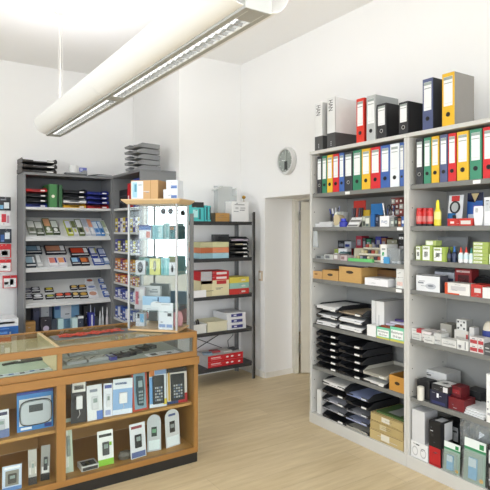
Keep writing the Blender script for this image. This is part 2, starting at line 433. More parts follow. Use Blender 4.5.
dA = ['narrow black binder at the left end of the upper row by the doorway', 'narrow green binder between narrow black and narrow yellow ones', 'narrow yellow binder between narrow green and narrow red ones',
      'narrow red binder right of the narrow yellow one, far shelving unit', 'narrow blue binder between narrow red and wide black ones', 'wide black binder between narrow blue and green, far shelving unit',
      'wide green binder between wide black and wide yellow, far shelving unit', 'wide yellow binder between wide green and wide red, far shelving unit', 'wide red binder left of a wide blue one, far shelving unit',
      'wide blue binder between the red and the white binder', 'white binder in the upper row between two blue ones', 'blue binder cut off by the post between the shelving units']
for i in range(12):
    loc, wd, h = rpl(bA[i]+.15, bA[i+1]-.15, 150, ZA[0], .025)
    binder(loc, RR, wd-.002, .312, cols[nA[i]], cols[nA[i]] if nA[i] != 'white' else 'd9dcde', dA[i], 'binders in the upper row of the far unit')
bB = [(415.9, 422.9, 'black'), (423.7, 430.7, 'green'), (431.3, 438.9, 'yellow'), (439.7, 447.4, 'slate blue'), (448, 456, 'red'), (456.8, 468.6, 'yellow'), (469.6, 481.7, 'green'), (482.7, 495, 'red')]
dB = ['narrow black binder at the left end of the near unit row', 'narrow green binder between black and narrow yellow, near unit', 'narrow yellow binder left of the slate blue one, near unit', 'slate blue binder between narrow yellow and narrow red, near unit',
      'narrow red binder right of slate blue one, near unit', 'wide yellow binder with broad white label, near unit row', 'wide pale green binder beside the wide yellow, near unit', 'red binder at the right picture edge in the near row']
for (a, b, c), l in zip(bB, dB):
    loc, wd, h = rpl(a, b, 150, ZB[0], .025)
    binder(loc, RR, wd-.002, .312, {'green': '3f8a6c'}.get(c, cols[c]), cols[c], l, 'binders in the upper row of the near unit')
TOP = 2.324
for a, b, pt, c, cov, l in ((356.4, 364, 98.4, 'd9341f', 'c8281c', 'orange red binder standing on top of the shelving beside magazine files'),
                         (366.5, 375.3, 95.5, 'b9bcbb', 'a9acab', 'light grey binder standing on top of the shelving unit'),
                         (376.8, 386.2, 103.7, '2b2b2d', '1d1d1f', 'short black binder leaning close to the grey one on top'),
                         (398.8, 408.0, 101.8, '2b2b2d', '232325', 'short black binder standing alone above the post on top'),
                         (422.6, 432.8, 78.5, '4d567c', '2c2d33', 'tall slate blue binder with dark sides on top of shelving'),
                         (442.1, 454.3, 72.8, 'e6b624', '8f8b86', 'tall yellow binder with grey marbled sides on top')):
    loc, wd, h = rpl(a, b, pt, TOP, .02)
    binder(loc, RR, wd, h, c, cov, l, None, 'f0f1f0', d={'e6b624': .215, 'b9bcbb': .255}.get(c, .285))
# magazine files
def magfile(a, b, pt, label):
    loc, wd, h = rpl(a, b, pt, TOP, .02)
    t = thing('magazine_file', label, 'magazine file', loc, RR, None)
    mb = MB(); D = .26; wc = M('e6e6e4', .5); dk = M('4b4b4b', .6)
    for x in (-wd/2, wd/2-.002):
        mb.face([(x, 0, h*.3), (x, D, h*.3), (x, D, h), (x, .18, h*.98), (x, 0, h)], wc)
        mb.box(x, 0, h*.3, x+.002, D, h*.97, wc)
    mb.box(-wd/2, 0, h*.3, wd/2, .003, h, wc).box(-wd/2, D, h*.3, wd/2, D+.003, h*.97, wc)
    mb.build('upper_sleeve', t)
    lb = MB().box(-wd/2-.001, -.001, 0, wd/2+.001, D+.004, h*.3, dk)
    for z in (.05, .085, .12):
        lb.box(-wd*.05, -.0018, h*z, wd*.05, -.0012, h*z+.008, 'b8b8b8')
    lb.build('lower_sleeve', t)
    tx = MB(); decal(tx, wd, D, h, ('f', .2, .74, .72, .95, '0c0c0c', '^HAN', 3)); tx.build('lettering', t)
magfile(315, 322.7, 103, 'white and grey magazine file at the far end on top')
magfile(327.2, 335.2, 97.5, 'white and grey magazine file beside the orange red binder')

# ---------------------------------------------------------------- letter trays
_tray = {}
def traymesh(col, w, d, h=.052):
    k = (col, round(w, 2), round(d, 2))
    if k in _tray: return _tray[k]
    c = M(col, .42); mb = MB(); t = .0035
    mb.box(-w/2+.006, .008, .004, w/2-.006, d, .008, c)
    for s in (-1, 1):
        xa, xb = (-w/2, -w/2+t) if s < 0 else (w/2-t, w/2)
        mb.prism([(xa, .0), (xb, .0), (xb, h), (xa, h)], .055, d, c)
        mb.hexa([(xa, 0, 0), (xb, 0, 0), (xb, .06, 0), (xa, .06, 0), (xa, .0, .026), (xb, .0, .026), (xb, .06, h), (xa, .06, h)], c)
        # raised front corner
        x0, x1 = (-w/2, -w*.2) if s < 0 else (w*.2, w/2)
        mb.hexa([(x0, 0, .0), (x1, .004, .0), (x1, .008, 0), (x0, .006, 0), (x0, -.006, .026), (x1, -.004, .022), (x1, .004, .022), (x0, .002, .026)], c)
    mb.box(-w*.2, .004, 0, w*.2, .008, .009, c).box(-w/2, d-t, 0, w/2, d, h, c)
    lb = MB().box(w*.2, -.006, .006, w*.4, -.0035, .019, M('e6e6e2', .4))
    a = mb.build('tray_body'); b = lb.build('label_holder', a)
    _tray[k] = (a.data, b.data); bpy.data.objects.remove(b); bpy.data.objects.remove(a)
    return _tray[k]
def tray(col, w, d, loc, rz, label, group, labelled=True):
    t = thing('letter_tray', label, 'letter tray', loc, rz, group)
    a, b = traymesh(col, w, d)
    o = bpy.data.objects.new('tray_body', a); COL.objects.link(o); o.parent = t
    if labelled:
        o2 = bpy.data.objects.new('label_holder', b); COL.objects.link(o2); o2.parent = t
    return t
def stack(cs, w, d, loc, rz, desc, pitch=.058, cat=None, papers=(), labelled=True, names=None):
    # cs bottom to top colours
    n = len(cs)
    for i, c in enumerate(cs):
        r = n-1-i
        nm = (names[i]+' ' if names else '')
        lab = ('%s%s tray in the %s' % (nm, 'topmost' if r == 0 else ('bottom' if i == 0 else ORD[r]+' from top'), desc)) if n > 1 else nm+desc
        jx = random.uniform(-.004, .004)
        L = (loc[0], loc[1]+jx, loc[2]+i*pitch) if abs(rz) > .1 else (loc[0]+jx, loc[1], loc[2]+i*pitch)
        tray(c, w, d, L, rz, lab, 'letter trays: '+desc, labelled)
        if i in papers:
            hgt = papers[i] if isinstance(papers, dict) else .02
            col = 'e3e3e2'
            if isinstance(hgt, tuple): hgt, col = hgt
            mb = MB(); k = max(2, int(hgt/.007))
            for q in range(k):
                o = random.uniform(-.006, .006); z0 = .0085+hgt*q/k
                mb.box(-w/2+.014+o, .0+random.uniform(-.012, .004), z0, w/2-.014+o, d-.02, z0+hgt/k-.0006, col)
            p = mb.build('paper_stack'); p.location = L; p.rotation_euler = (0, 0, rz)
            tag(p, 'papers in %s tray of the %s' % ('topmost' if r == 0 else ('bottom' if i == 0 else ORD[r]), desc), 'paper')
BKT = '26272a'
def rstack(cs, a, b, z, desc, xo=.015, d=.34, **k):
    loc, w, h = rpl(a, b, 200, z, xo)
    stack(cs, w, d, loc, RR, desc, **k)

# ================================================================ UNIT A, SHELF 2 (z 1.675)
z = ZA[1]
loc, w, h = rpl(314, 331, 222, z, .03)
mb = MB()
for q in range(9):
    o = random.uniform(-.012, .012); mb.box(-w/2+abs(o)+(.05 if q > 5 else 0), .01+o*.3, q*.005, w/2+o, .2+o, q*.005+.0045, 'dedede')
p = mb.build('paper_stack'); p.location = loc; p.rotation_euler = (0, 0, RR); tag(p, 'loose white papers lying at the left of the stationery shelf', 'paper')
def pencup(a, b, pt, z, col, label, xo, pens, text=None, ptop=None, square=False):
    loc, w, h = rpl(a, b, pt, z, xo); r = w/2
    t = thing('pen_holder', label, 'pen holder', (loc[0]+r, loc[1], z), RR)
    if square:
        mb = packmesh(w, w, h, col, [('f', .2, .35, .8, .6, '8a97b5', text or 'Pen', 1)]) ; o = mb.build('cup', t); o.location = (0, -r, 0)
    else: MB().lathe([(r*.9, 0), (r, h*.1), (r, h), (r*.88, h), (r*.85, h*.15)], M(col, .4), seg=20).build('cup', t)
    return t, r, h
def pen(x, y, z, hgt, lean, ang, col, cap, label, rz=0, cat='pen', grp=None):
    t = thing('pen', label, cat, (x, y, z), 0, grp)
    dx, dy = lean*math.cos(ang), lean*math.sin(ang)
    a = Vector((0, 0, 0)); b = Vector((dx, dy, hgt))
    m = a+(b-a)*.7
    MB().tube([a, m], .0045, col, 8).build('barrel', t); MB().tube([m+(b-a)*.002, b], .0052, cap, 8).build('cap', t)
t, r, h = pencup(328.5, 334.5, 214, z, '202024', 'black pen cup beside the white papers', .06, 4)
X, Y, Z = t.location
for i, (ln, an, c) in enumerate(((.03, 2.0, '2a3a90'), (.03, .6, '202020'), (.028, -1, '9aa0c0'), (.034, 3.6, '28408c'), (.02, 5, '303038'))):
    pen(X+r*.4*math.cos(an), Y+r*.4*math.sin(an), z+.008, .145+.01*(i % 3), ln, an, c, 'd8d8e0' if i % 2 else c, 'pen standing in the black pen cup', cat='pen', grp='pens in the black cup')
# tape dispensers
def dispenser(a, b, pt, z, xo, c1, c2, label):
    loc, w, h = rpl(a, b, pt, z, xo)
    t = thing('tape_dispenser', label, 'tape dispenser', loc, RR)
    MB().prism([(-w/2, 0), (w/2, 0), (w/2, h*.35), (w*.1, h*.5), (-w*.1, h), (-w/2, h*.8)], 0, .05, c1).build('body', t, bevel=.003)
    MB().lathe([(h*.18, -.004), (h*.36, -.004), (h*.36, .054), (h*.18, .054)], c2, (-w*.12, 0, h*.45), 20, axis='y').build('tape_roll', t)
dispenser(333.5, 341, 211.5, z, .07, 'dfe3d8', 'c4b490', 'cream tape dispenser standing by the black pen cup')
rp('sticky_note_box', 'white cube of notes behind the cream tape dispenser', 'box', 336, 343, 212, z, .06, 'e9e9e5', [('f', .1, .1, .9, .4, 'b9c0b0')], xo=.16)
loc, w, h = rpl(337, 343.5, 218.5, z, .02)
t = thing('ink_bottle', 'small royal blue ink bottle in front of the tape dispenser', 'bottle', (loc[0]+w/2, loc[1], z), RR)
MB().lathe([(w*.42, 0), (w*.45, .004), (w*.45, h*.6), (w*.25, h*.72)], '2c35a0', seg=16).build('body', t); MB().lathe([(w*.28, h*.72), (w*.28, h)], '3d47c0', seg=14).build('cap', t)
rp('stamp_display', 'tilted white display of labelled stamps before the red card', 'display', 346.5, 357.5, 214, z, .01, 'd8d6d0', [('f', .05, .05+.24*k, .95, .2+.24*k, c) for k, c in enumerate(('6b6b68', 'f2f2ee', '54534f', 'f4f4f0'))], xo=.05, tilt=.7)
def penrack(a, b, pt, z, xo, board, cs, label, name='pen_display', h2=None):
    loc, w, h = rpl(a, b, pt, z, xo)
    t = thing(name, label, 'display rack', loc, RR)
    MB().box(-w/2, .05, 0, w/2, .056, h, board).build('header_card', t)
    MB().box(-w/2, 0, 0, w/2, .05, h*.35, '8d8783').build('holder', t)
    n = len(cs)
    for i, c in enumerate(cs):
        x = -w/2+w*(i+.5)/n
        MB().tube([(x, .02, h*.352), (x, .03, h*.72)], w/n*.32, c, 8).build('marker', t)
penrack(349.2, 361, 200.5, z, .13, 'b92a1e', ['5a5c66', '33343c', 'a84434', '4a4a55', '2b2b33'], 'red backed display rack of markers in the stationery shelf')
rp('sticky_note_box', 'yellow box behind the patterned stationery display', 'box', 363, 369.5, 210, z, .07, 'c9a52f', [('f', .1, .1, .9, .5, 'dcd9c8')], xo=.17)
rp('stationery_display', 'small dark display box of mixed stationery left of blue card', 'display', 362, 370, 216, z, .06, '8b8f80', [('f', .1, .1, .4, .5, '3c4136'), ('f', .45, .3, .9, .8, 'd8d8cc'), ('f', .5, .05, .8, .25, '4a5a58'), ('f', .1, .6, .4, .9, 'c0c4b4')], xo=.06)
rp('backing_card', 'bright blue display card standing behind the white pen mug', 'display', 371, 383, 203.6, z, .012, '1f6fb0', [('f', .1, .1, .5, .5, '13406e'), ('f', .55, .15, .9, .45, '9fb4c4')], xo=.17)
rp('product_box', 'slim blue box standing left of the white pen mug', 'box', 370.5, 374.5, 214, z, .05, '1f5f9e', xo=.06)
rp('product_box', 'dark navy box between slim blue box and white mug', 'box', 375, 379.3, 215, z, .06, '23283c', [('f', .2, .5, .8, .8, '6f7a90')], xo=.07)
t, r, h = pencup(379.8, 389.2, 216, z, 'ecebea', 'square white pen holder with blue script and scissors', .03, 3, 'Pen', square=True)
X, Y, Z = t.location
for i, (ox, oy, lx, ly, c) in enumerate(((.0, .02, .0, .03, 'e4e4e4'), (.01, -.02, .02, -.02, 'd0d0d4'), (-.015, .0, 0, .0, '5a6070'))):
    pen(X+ox, Y+oy, z+.004, .17-.02*i, abs(ly)+.005, 1.57 if ly > 0 else -1.57, c, '31416e' if i else 'f2f2f2', 'pen standing in the square white pen holder', cat='pen', grp='pens in the white holder')
t = thing('scissors', 'scissors standing handles up in the white pen holder', 'scissors', (X+.02, Y+.0, z+.012))
MB().bar((0, .006, 0), (0, -.012, .11), .002, .012, M('c8cacc', .25, .9), (1, 0, 0)).bar((.002, -.006, 0), (.002, .012, .11), .002, .012, M('c8cacc', .25, .9), (1, 0, 0)).build('blades', t)
for s in (-1, 1):
    MB().tube([(0, s*.016+.013*math.cos(k*PI/6), .13+.02*math.sin(k*PI/6)) for k in range(13)], .003, '22242a', 6).build('finger_loop', t)
# drawer cabinet, dark red
loc, w, h = rpl(391, 404.3, 197.5, z, .12)
t = thing('small_parts_cabinet', 'dark red cabinet of small labelled drawers on stationery shelf', 'cabinet', (loc[0], loc[1], z), RR)
MB().box(-w/2, .001, 0, w/2, .15, h, '6e2420').build('casing', t)
for i in range(3):
    for j in range(5):
        x0 = -w/2+.006+(w-.012)*i/3; z0 = .006+(h-.012)*j/5
        d_ = MB().box(x0+.002, -.006, z0+.002, x0+(w-.012)/3-.002, .0005, z0+(h-.012)/5-.003, ['8a3a34', '5f2622', '9a9a94'][(i+j*2) % 3]).build('drawer', t)
        MB().box(x0+.01, -.0075, z0+.012, x0+(w-.012)/3-.012, -.0062, z0+.028, 'd9d6ce').build('drawer_label', d_)
for a, b, pt, c, dc, l in ((390.5, 394, 217.5, '8f9490', 'd6dad4', 'small grey box under the red drawer cabinet at left'), (394.5, 397.5, 216.5, '2f3532', '8c9a90', 'small black box in front of the red drawer cabinet'),
                       (398, 401, 218, '7a4a30', 'd2c0a0', 'small brown box in front of the red drawer cabinet'), (401.4, 404.4, 216.5, '3c5f9e', 'dfe5ee', 'small blue box in front of the red drawer cabinet')):
    rp('product_box', l, 'box', a, b, pt, z, .05, c, [('f', .15, .3, .85, .6, dc)], xo=.02)

# ================================================================ UNIT A, SHELF 3 (z 1.406)
z = ZA[2]
# hanging plastic bag at left
loc, w, h = rpl(313.6, 318.5, 231, 1.62, .012)
mb = MB(); cb_ = glassmat('plastic_film', (.93, .94, .94), 1.2, .45)
for i in range(6):
    x0, x1 = -w/2+w*i/6, -w/2+w*(i+1)/6; y0, y1 = .004*(i % 2), .004*((i+1) % 2)
    mb.hexa([(x0, y0, -.115+.01*(i % 3)), (x1, y1, -.12), (x1, y1+.01, -.12), (x0, y0+.01, -.115+.01*(i % 3)), (x0*.7, y0, .018), (x1*.7, y1, .018), (x1*.7, y1+.003, .018), (x0*.7, y0+.003, .018)], cb_)
o = mb.build('plastic_bag'); o.location = (loc[0]-.016, loc[1]-.01, 1.622); o.rotation_euler = (0, 0, RR); tag(o, 'clear plastic bag hanging from the stationery shelf edge', 'bag')
for a, b, pt, c, cc, l in ((316, 324, 255.5, '8f9494', '444a50', 'grey pen packet lying at the far left of its shelf'), (324.5, 333, 254.5, 'b9bbb6', '6a6f74', 'pale packet lying beside the grey pen packet'),
                           (333.5, 340, 254, '9a8f8c', 'd8d6d2', 'brownish flat packet lying before the eraser heap'), (340.5, 347, 255.5, 'c8b8b8', '8a6a6a', 'pinkish flat packet beside the tiered rack')):
    rp('pen_packet', l, 'packet', a, b, pt, z, .1, c, [('t', .1, .2, .9, .45, cc), ('t', .1, .6, .8, .8, 'e6e6e2'), ('f', .1, .2, .6, .8, cc)], xo=.02)
for i, (a, b, pt, c, l) in enumerate(((334.5, 338, 249, '8a9a46', 'olive green eraser box behind the flat packets'), (338.5, 347, 248.5, 'e2e2e4', 'white tape box left of the tiered rack'), (340, 346.5, 251.8, '4f6a70', 'teal box before the white tape box'))):
    rp('product_box', l, 'box', a, b, pt, z, .05, c, [('f', .1, .2, .9, .6, 'd0d4d8' if i != 1 else '555a60')], xo=.14-.035*(i > 1))
# tiered rack with rolls
loc, w, h = rpl(352, 380, 243.5, z, .03)
t = thing('tiered_rack', 'cream three tier rack filled with small glue and tape rolls', 'rack', loc, RR)
cr = 'd9d3bd'
for k in range(3):
    zz = k*.045+.002; y0 = .03+k*.05
    MB().box(-w/2, y0, zz, w/2, y0+.05, zz+.004, cr).box(-w/2, y0-.003, zz, w/2, y0, zz+.014, cr).build('tier', t)
MB().box(-w/2-.003, .027, 0, -w/2, .18, .1, cr).box(w/2, .027, 0, w/2+.003, .18, .1, cr).box(-w/2, .18, 0, w/2, .183, .13, cr).build('frame', t)
rc = ['b6a678', '3a3a42', 'cfc6a4', '8f8f96', 'b24a3a', 'a79a6d', '2c3550']
for k in range(3):
    n = 8
    for i in range(n):
        x = -w/2+w*(i+.5)/n; y0 = .03+k*.05; zz = k*.045+.006
        xw, yw = loc[0]+y0+.024, loc[1]-x
        o = MB().lathe([(.006, 0), (w/n*.40, 0), (w/n*.42, .018), (w/n*.38, .034), (.006, .034)], rc[(i*3+k*2) % 7], seg=14).build('tape_roll')
        o.location = (xw, yw, z+zz+.0005); tag(o, 'small roll standing in the %s tier of the cream rack' % ('front', 'middle', 'back')[k], 'roll', 'rolls in the %s tier of the cream rack' % ('front', 'middle', 'back')[k])
rp('foam_strip', 'bright green strip lying before the cream tiered rack', 'strip', 348, 372, 258.7, z, .025, '66bd70', [('t', .1, .2, .9, .8, '7ecb88')], xo=.005)
# hanging/stored dark items behind on an upper inner level : stamps & tapes
for i, (a, b, pt, c, l) in enumerate(((338, 345, 233.5, '1f2228', 'black stapler box at the back, left above the eraser boxes'), (344.5, 351, 234, 'c6c9cf', 'white and blue box at the back left above the erasers'), (337.5, 347, 238.5, 'b01f28', 'red stapler box at the back above the eraser boxes'))):
    loc, w, h = rpl(a, b, pt, z, .30)
    h0 = (.066, .06, .045)[i]; base = (z+.085, z+.085, z+.0)[i]
    if i == 2: pack('product_box', l, 'box', w, .07, .084, (loc[0]-.0, loc[1], z), RR, c, [('f', .1, .2, .8, .5, 'e0d8d8')], tilt=0)
    else: pack('product_box', l, 'box', w*.98, .07, h0, (loc[0], loc[1]+(.0), base), RR, c, [('f', .1, .2, .8, .6, '2a3b8a' if i else '8a8f98')])
for i, (a, b, pt, c, l) in enumerate(((356, 362, 236, '9c2438', 'crimson ink pad behind the tiered rack'), (362.5, 366, 238, '25262c', 'black ink pad behind the tiered rack'), (366.5, 370.5, 239, '1d6a4a', 'green ink pad behind the tiered rack'),
                              (371, 375, 239.5, '1c1d24', 'black stamp box behind the rack, beside the green pad'), (375.5, 381, 236.5, '2b2f86', 'dark blue ink box behind the tiered rack'), (381.5, 386, 238, '7a4a35', 'brown box behind the white card box'))):
    rp('ink_pad', l, 'ink pad', a, b, pt, z, .08, c, [('f', .2, .6, .8, .85, '8a8a92')], xo=.245)
rp('card_box', 'tall white box right of the tiered rack', 'box', 380.6, 386.6, 244.5, z, .12, 'e6e6e2', [('f', .25, .4, .6, .6, '3e9a5a'), ('f', .2, .7, .8, .8, '9a9a98')], xo=.02)
t = thing('clear_box', 'clear plastic box of white clips near the post', 'box', rpl(387.5, 400, 246, z, .02)[0], RR)
_, w, h = rpl(387.5, 400, 246, z, .02)
PF = glassmat('plastic_clear', (.92, .94, .95), 1.4, .22)
MB().box(-w/2, 0, 0, w/2, .13, .003, PF).box(-w/2, 0, 0, -w/2+.002, .13, h*.8, PF).box(w/2-.002, 0, 0, w/2, .13, h*.8, PF).box(-w/2, 0, 0, w/2, .002, h*.8, PF).box(-w/2, .128, 0, w/2, .13, h*.8, PF).build('container', t)
MB().box(-w/2-.002, -.002, h*.8, w/2+.002, .132, h*.86, PF).build('lid', t)
L0 = rpl(387.5, 400, 246, z, .02)[0]
for i in range(10):
    o = MB().lathe([(.004, 0), (.012, 0), (.012, .012), (.004, .012)], ['e2e2e2', 'c4c8cc', 'f0f0f0'][i % 3], seg=10).build('clip')
    o.location = (L0[0]+.03+.06*(i % 2), L0[1]-w/2+.022+(i//2)*(w-.04)/5, z+.0045); tag(o, 'small white clip inside the clear plastic box', 'clip', 'clips in the clear plastic box')
rp('folder_box', 'olive grey box behind the clear box of clips', 'box', 387, 397, 239.5, z, .1, '7d7c68', [('f', .1, .6, .9, .8, 'a8a692')], xo=.18)
rp('product_box', 'black box with white line beside the post, right of clips', 'box', 398.5, 404, 234, z, .12, '1e1e20', [('f', .1, .82, .9, .9, 'e6e6e6'), ('f', .1, .52, .9, .58, 'd0d0d0')], xo=.17)
rp('ribbon_roll_box', 'small bright blue box before the clear box of clips', 'box', 383.5, 388, 257.0, z, .018, '4a96c8', xo=.0)

# ================================================================ UNIT A, SHELF 4 (z 1.235)
z = ZA[3]
def handbox(a, b, pt, z, d, col, dark, label, xo=.02, hole=(.5, .55), name='wooden_box', lidc=None):
    loc, w, h = rpl(a, b, pt, z, xo)
    t = thing(name, label, 'box', loc, RR); c = M(col, .55, 0, .1, 'wood'); k = .006
    MB().box(-w/2, 0, 0, w/2, k, h, c).box(-w/2, k, 0, -w/2+k, d, h, c).box(w/2-k, k, 0, w/2, d, h, c).box(-w/2, d, 0, w/2, d+k, h, c).box(-w/2+k, k, 0, w/2-k, d, k, c).build('casing', t, bevel=.001)
    MB().prism([(w*.17*math.cos(q*PI/6)+(hole[0]-.5)*w, h*hole[1]+min(h*.13, .012)*math.sin(q*PI/6)) for q in range(12)], -.0012, -.0003, dark).build('grip_hole', t)
    return loc, w, h
handbox(312.3, 321.8, 271, z, .2, 'c69c66', '8a6430', 'small beech box with grip hole at the left end', hole=(.4, .6))
handbox(322.3, 338.3, 270.3, z, .2, 'c0965a', '4a3a26', 'low beech box with grip hole beside the big box')
handbox(339, 361, 267.0, z, .36, 'c29a5c', '3a2a1c', 'large beech archive box with dark grip hole', hole=(.5, .66))
L, w, h = rpl(339, 361, 267, z, .02)
for i in range(7):
    o = MB().box(-w/2+.015, .02+i*.045, .008, w/2-.015, .05+i*.045, h+.004+.008*(i % 3), ['3b3a44', 'a8a8b4', '5c4a50', '22242c', '8c86a0'][i % 5]).build('index_cards')
    o.location = L; o.rotation_euler = (0, 0, RR); tag(o, 'bundle of index cards standing in the large beech box', 'cards', 'card bundles in the large beech box')
rp('paper_box', 'flat white paper box beside the large beech box', 'box', 364.8, 387.5, 278.5, z, .17, 'ecebec', [('f', .0, .93, 1, 1, 'd2d0d2')], xo=.005, top='f0eff0')
mp_ = rpl(366, 396, 240, z, .2)
pack('brown_archive_box', 'dark brown archive box behind the flat white paper box', 'box', mp_[1], .17, .105, mp_[0], RR, '7a5630', [('f', .1, .2, .9, .24, '5c3f22')], top='4c3826')
rp('paper_box', 'white box with pink label by the post, lower of two', 'box', 396, 403.8, 279, z, .2, 'dcdcd8', [('f', .15, .3, .85, .7, 'e6c8c0'), ('f', .3, .05, .8, .2, 'f2f2f0')], xo=.02)
L, w, h = rpl(396, 403.8, 279, z, .02)
pack('paper_box', 'plain white box by the post, upper of two', 'box', w, .19, .085, (L[0]+.004, L[1], z+h+.0005), RR, 'e2e2de', [('f', .1, .1, .9, .14, 'bdbdb8')])

# ================================================================ UNIT A, SHELF 5 (z .85)
z = ZA[4]
rstack([BKT, BKT, BKT], 316.6, 337.6, z, 'three-tray corner stack, fifth shelf', pitch=.063, papers={0: .03, 1: .022, 2: .034})
rstack([BKT, BKT, BKT], 338.6, 362.8, z, 'three-tray middle stack, fifth shelf', pitch=.063, papers={0: .032, 1: .03, 2: (.012, 'a2927a')})
rp('archive_box', 'narrow white box standing on edge behind the small box', 'box', 371.6, 375.6, 300.5, z, .25, 'dddddb', xo=.09)
rp('archive_box', 'wide white box standing on edge near the post', 'box', 376.2, 384.2, 301.5, z, .25, 'e2e2e0', [('f', .3, .15, .4, .6, 'b8b8b8')], xo=.09, side='c9c9c7')
rp('small_box', 'small white box lying left of green labelled card boxes', 'box', 367, 375.9, 325.3, z, .07, 'e8e8e6', xo=.015)
for a, b, l in ((376.6, 389.6, 'card box with green label, left of two by the post'), (390.2, 404.2, 'card box with green label, right of two by the post')):
    loc, w, h = rpl(a, b, 327.5, z, .012)
    t = thing('card_file_box', l, 'box', loc, RR)
    MB().box(-w/2, 0, 0, w/2, .004, h, '79c8a4').box(-w/2, .004, 0, -w/2+.004, .26, h, '8a5a3a').box(w/2-.004, .004, 0, w/2, .26, h, '8a5a3a').box(-w/2, .26, 0, w/2, .264, h*1.1, '8a5a3a').box(-w/2+.004, .004, 0, w/2-.004, .26, .004, '8a5a3a').build('casing', t)
    fl = MB(); decal(fl, w, .26, h, ('f', .06, .2, .94, .8, 'f0f2ee')); decal(fl, w, .26, h, ('f', .0, .0, 1, .14, 'c9c45a'))
    decal(fl, w, .26, h, ('f', .1, .55, .9, .72, '2e3232', 'Blankokarten', 2)); decal(fl, w, .26, h, ('f', .2, .28, .8, .45, '2e3232', 'DIN A6 liniert', 2)); fl.build('front_label', t)
    for i in range(4):
        o = MB().box(-w/2+.008, .04+i*.05, .006, w/2-.008, .075+i*.05, h+.006+.01*i, ['9a4a2c', 'd6d2e4', 'e4e2ec', '6c5c9a'][i]).build('index_cards')
        o.location = loc; o.rotation_euler = (0, 0, RR); tag(o, '%s bundle of cards in the %s green labelled box' % (['rust', 'pale lilac', 'white', 'purple'][i], 'left' if a < 380 else 'right'), 'cards')

# ================================================================ UNIT A, SHELF 6 (z .492)
z = ZA[5]
rstack([BKT]*6, 316.6, 337.6, z, 'black stack in the corner of the sixth shelf', pitch=.0535)
rstack([BKT]*5, 338.6, 362.4, z, 'wide black stack in the middle of the sixth shelf', pitch=.0585)
rstack([BKT, 'b7b4a8'], 363.4, 386.5, z, 'low stack by the sixth shelf box', pitch=.06, papers={0: (.02, 'd8d8d4'), 1: (.02, '9a978c')}, names=['black', 'grey'])
handbox(389.2, 404, 376.5, z, .3, 'c08a3c', '3c2a18', 'open beech box with grip hole beside the low tray stack', hole=(.55, .55))

# ================================================================ UNIT A, BOTTOM (z .088)
z = ZA[6]
rp('magazine_box', 'narrow white box standing at the left end of the bottom shelf', 'box', 317, 321.3, 390, z, .25, 'dcdcd8', xo=.03)
rstack([BKT]*5, 322.6, 345.2, z, 'corner stack on the bottom shelf', pitch=.068, papers={1: (.007, 'b9bac0'), 2: (.008, 'c8c9d2'), 4: (.03, 'dedcd8')})
rstack([BKT]*5, 345.9, 368.6, z, 'mixed middle stack on the bottom shelf', pitch=.063, papers={0: (.010, 'b4b0a4'), 1: (.008, 'a9b0cc'), 2: (.006, 'a8a8ac'), 4: (.009, '8e9ac0')})
L, w, h = rpl(369.6, 403.6, 440, z, .012)
for i, (hh, c, dsc) in enumerate(((.075, 'bca673', 'bottom'), (.06, 'b39d69', 'middle'), (.055, 'b8a26e', 'top'))):
    zz = z+(0, .0755, .136)[i]
    pack('parcel_box', 'kraft cardboard flat box with white sticker, %s of three beside trays' % dsc, 'box', w*(.99-.02*i), .33, hh, (L[0]+.006*i, L[1]+.004*i, zz), RR, M(c, .7), [('f', .02, .9, .98, .94, '5d4f30'), ('f', .35, .2, .6, .8, 'dcd6c4') if i != 1 else ('f', .3, .2, .5, .8, 'c8ba92')])
pack('folder', 'dark green folder with grey sheet atop the kraft boxes', 'folder', w*.8, .26, .012, (L[0]+.04, L[1], z+.1915), RR, '4f6a3c', [('t', .3, .15, .75, .85, 'a4a8a4')])

# ================================================================ UNIT B
def glue(a, b, pt, z, xo, label, grp, prof, capprof, col, cap, bandcol=None, nm='glue_bottle', sy=1):
    loc, w, h = rpl(a, b, pt, z, xo); r = w/2
    t = thing(nm, label, 'bottle' if 'bottle' in nm else 'can', (loc[0]+r, loc[1], z), RR, grp)
    MB().lathe([(r*p, h*q) for p, q in prof], M(col, .35), seg=20, sy=sy).build('body', t)
    MB().lathe([(r*p, h*q) for p, q in capprof], M(cap, .35), seg=16, sy=sy).build('cap', t)
    if bandcol: MB().lathe([(r*1.01, h*.25), (r*1.01, h*.55)], M(bandcol, .4), seg=20, sy=sy).build('label', t)
z = ZB[1]
for a, b, o_, l in ((414.6, 420.6, .03, 'red spray can with black base, leftmost of three'), (420.9, 426.3, .05, 'red spray can with black base, middle of three'), (425.8, 431.2, .02, 'red spray can with black base next to yellow bottle')):
    glue(a, b, 208.0, z, o_, l, None, [(.95, .12), (1, .15), (1, .8), (.8, .88)], [(.86, .88), (.86, 1), (.5, 1.0)], 'cc2a25', 'c02020', 'd07a74', 'spray_can')
    L, w, h = rpl(a, b, 208, z, o_)
    # black foot is part of the can
    p = [o for o in COL.objects if o.name.startswith('spray_can')][-1]
    MB().lathe([(w/2*.97, 0), (w/2*.97, h*.119)], '1a1a1c', seg=20).build('foot', p)
glue(431.6, 438.6, 200, z, .012, 'tall yellow glue bottle with pointed yellow cap', None, [(.85, 0), (1, .03), (.95, .5), (.55, .68), (.45, .7)], [(.5, .70), (.45, .9), (.25, 1)], 'dfd038', 'f0dc20', 'e9e28a', sy=.6)
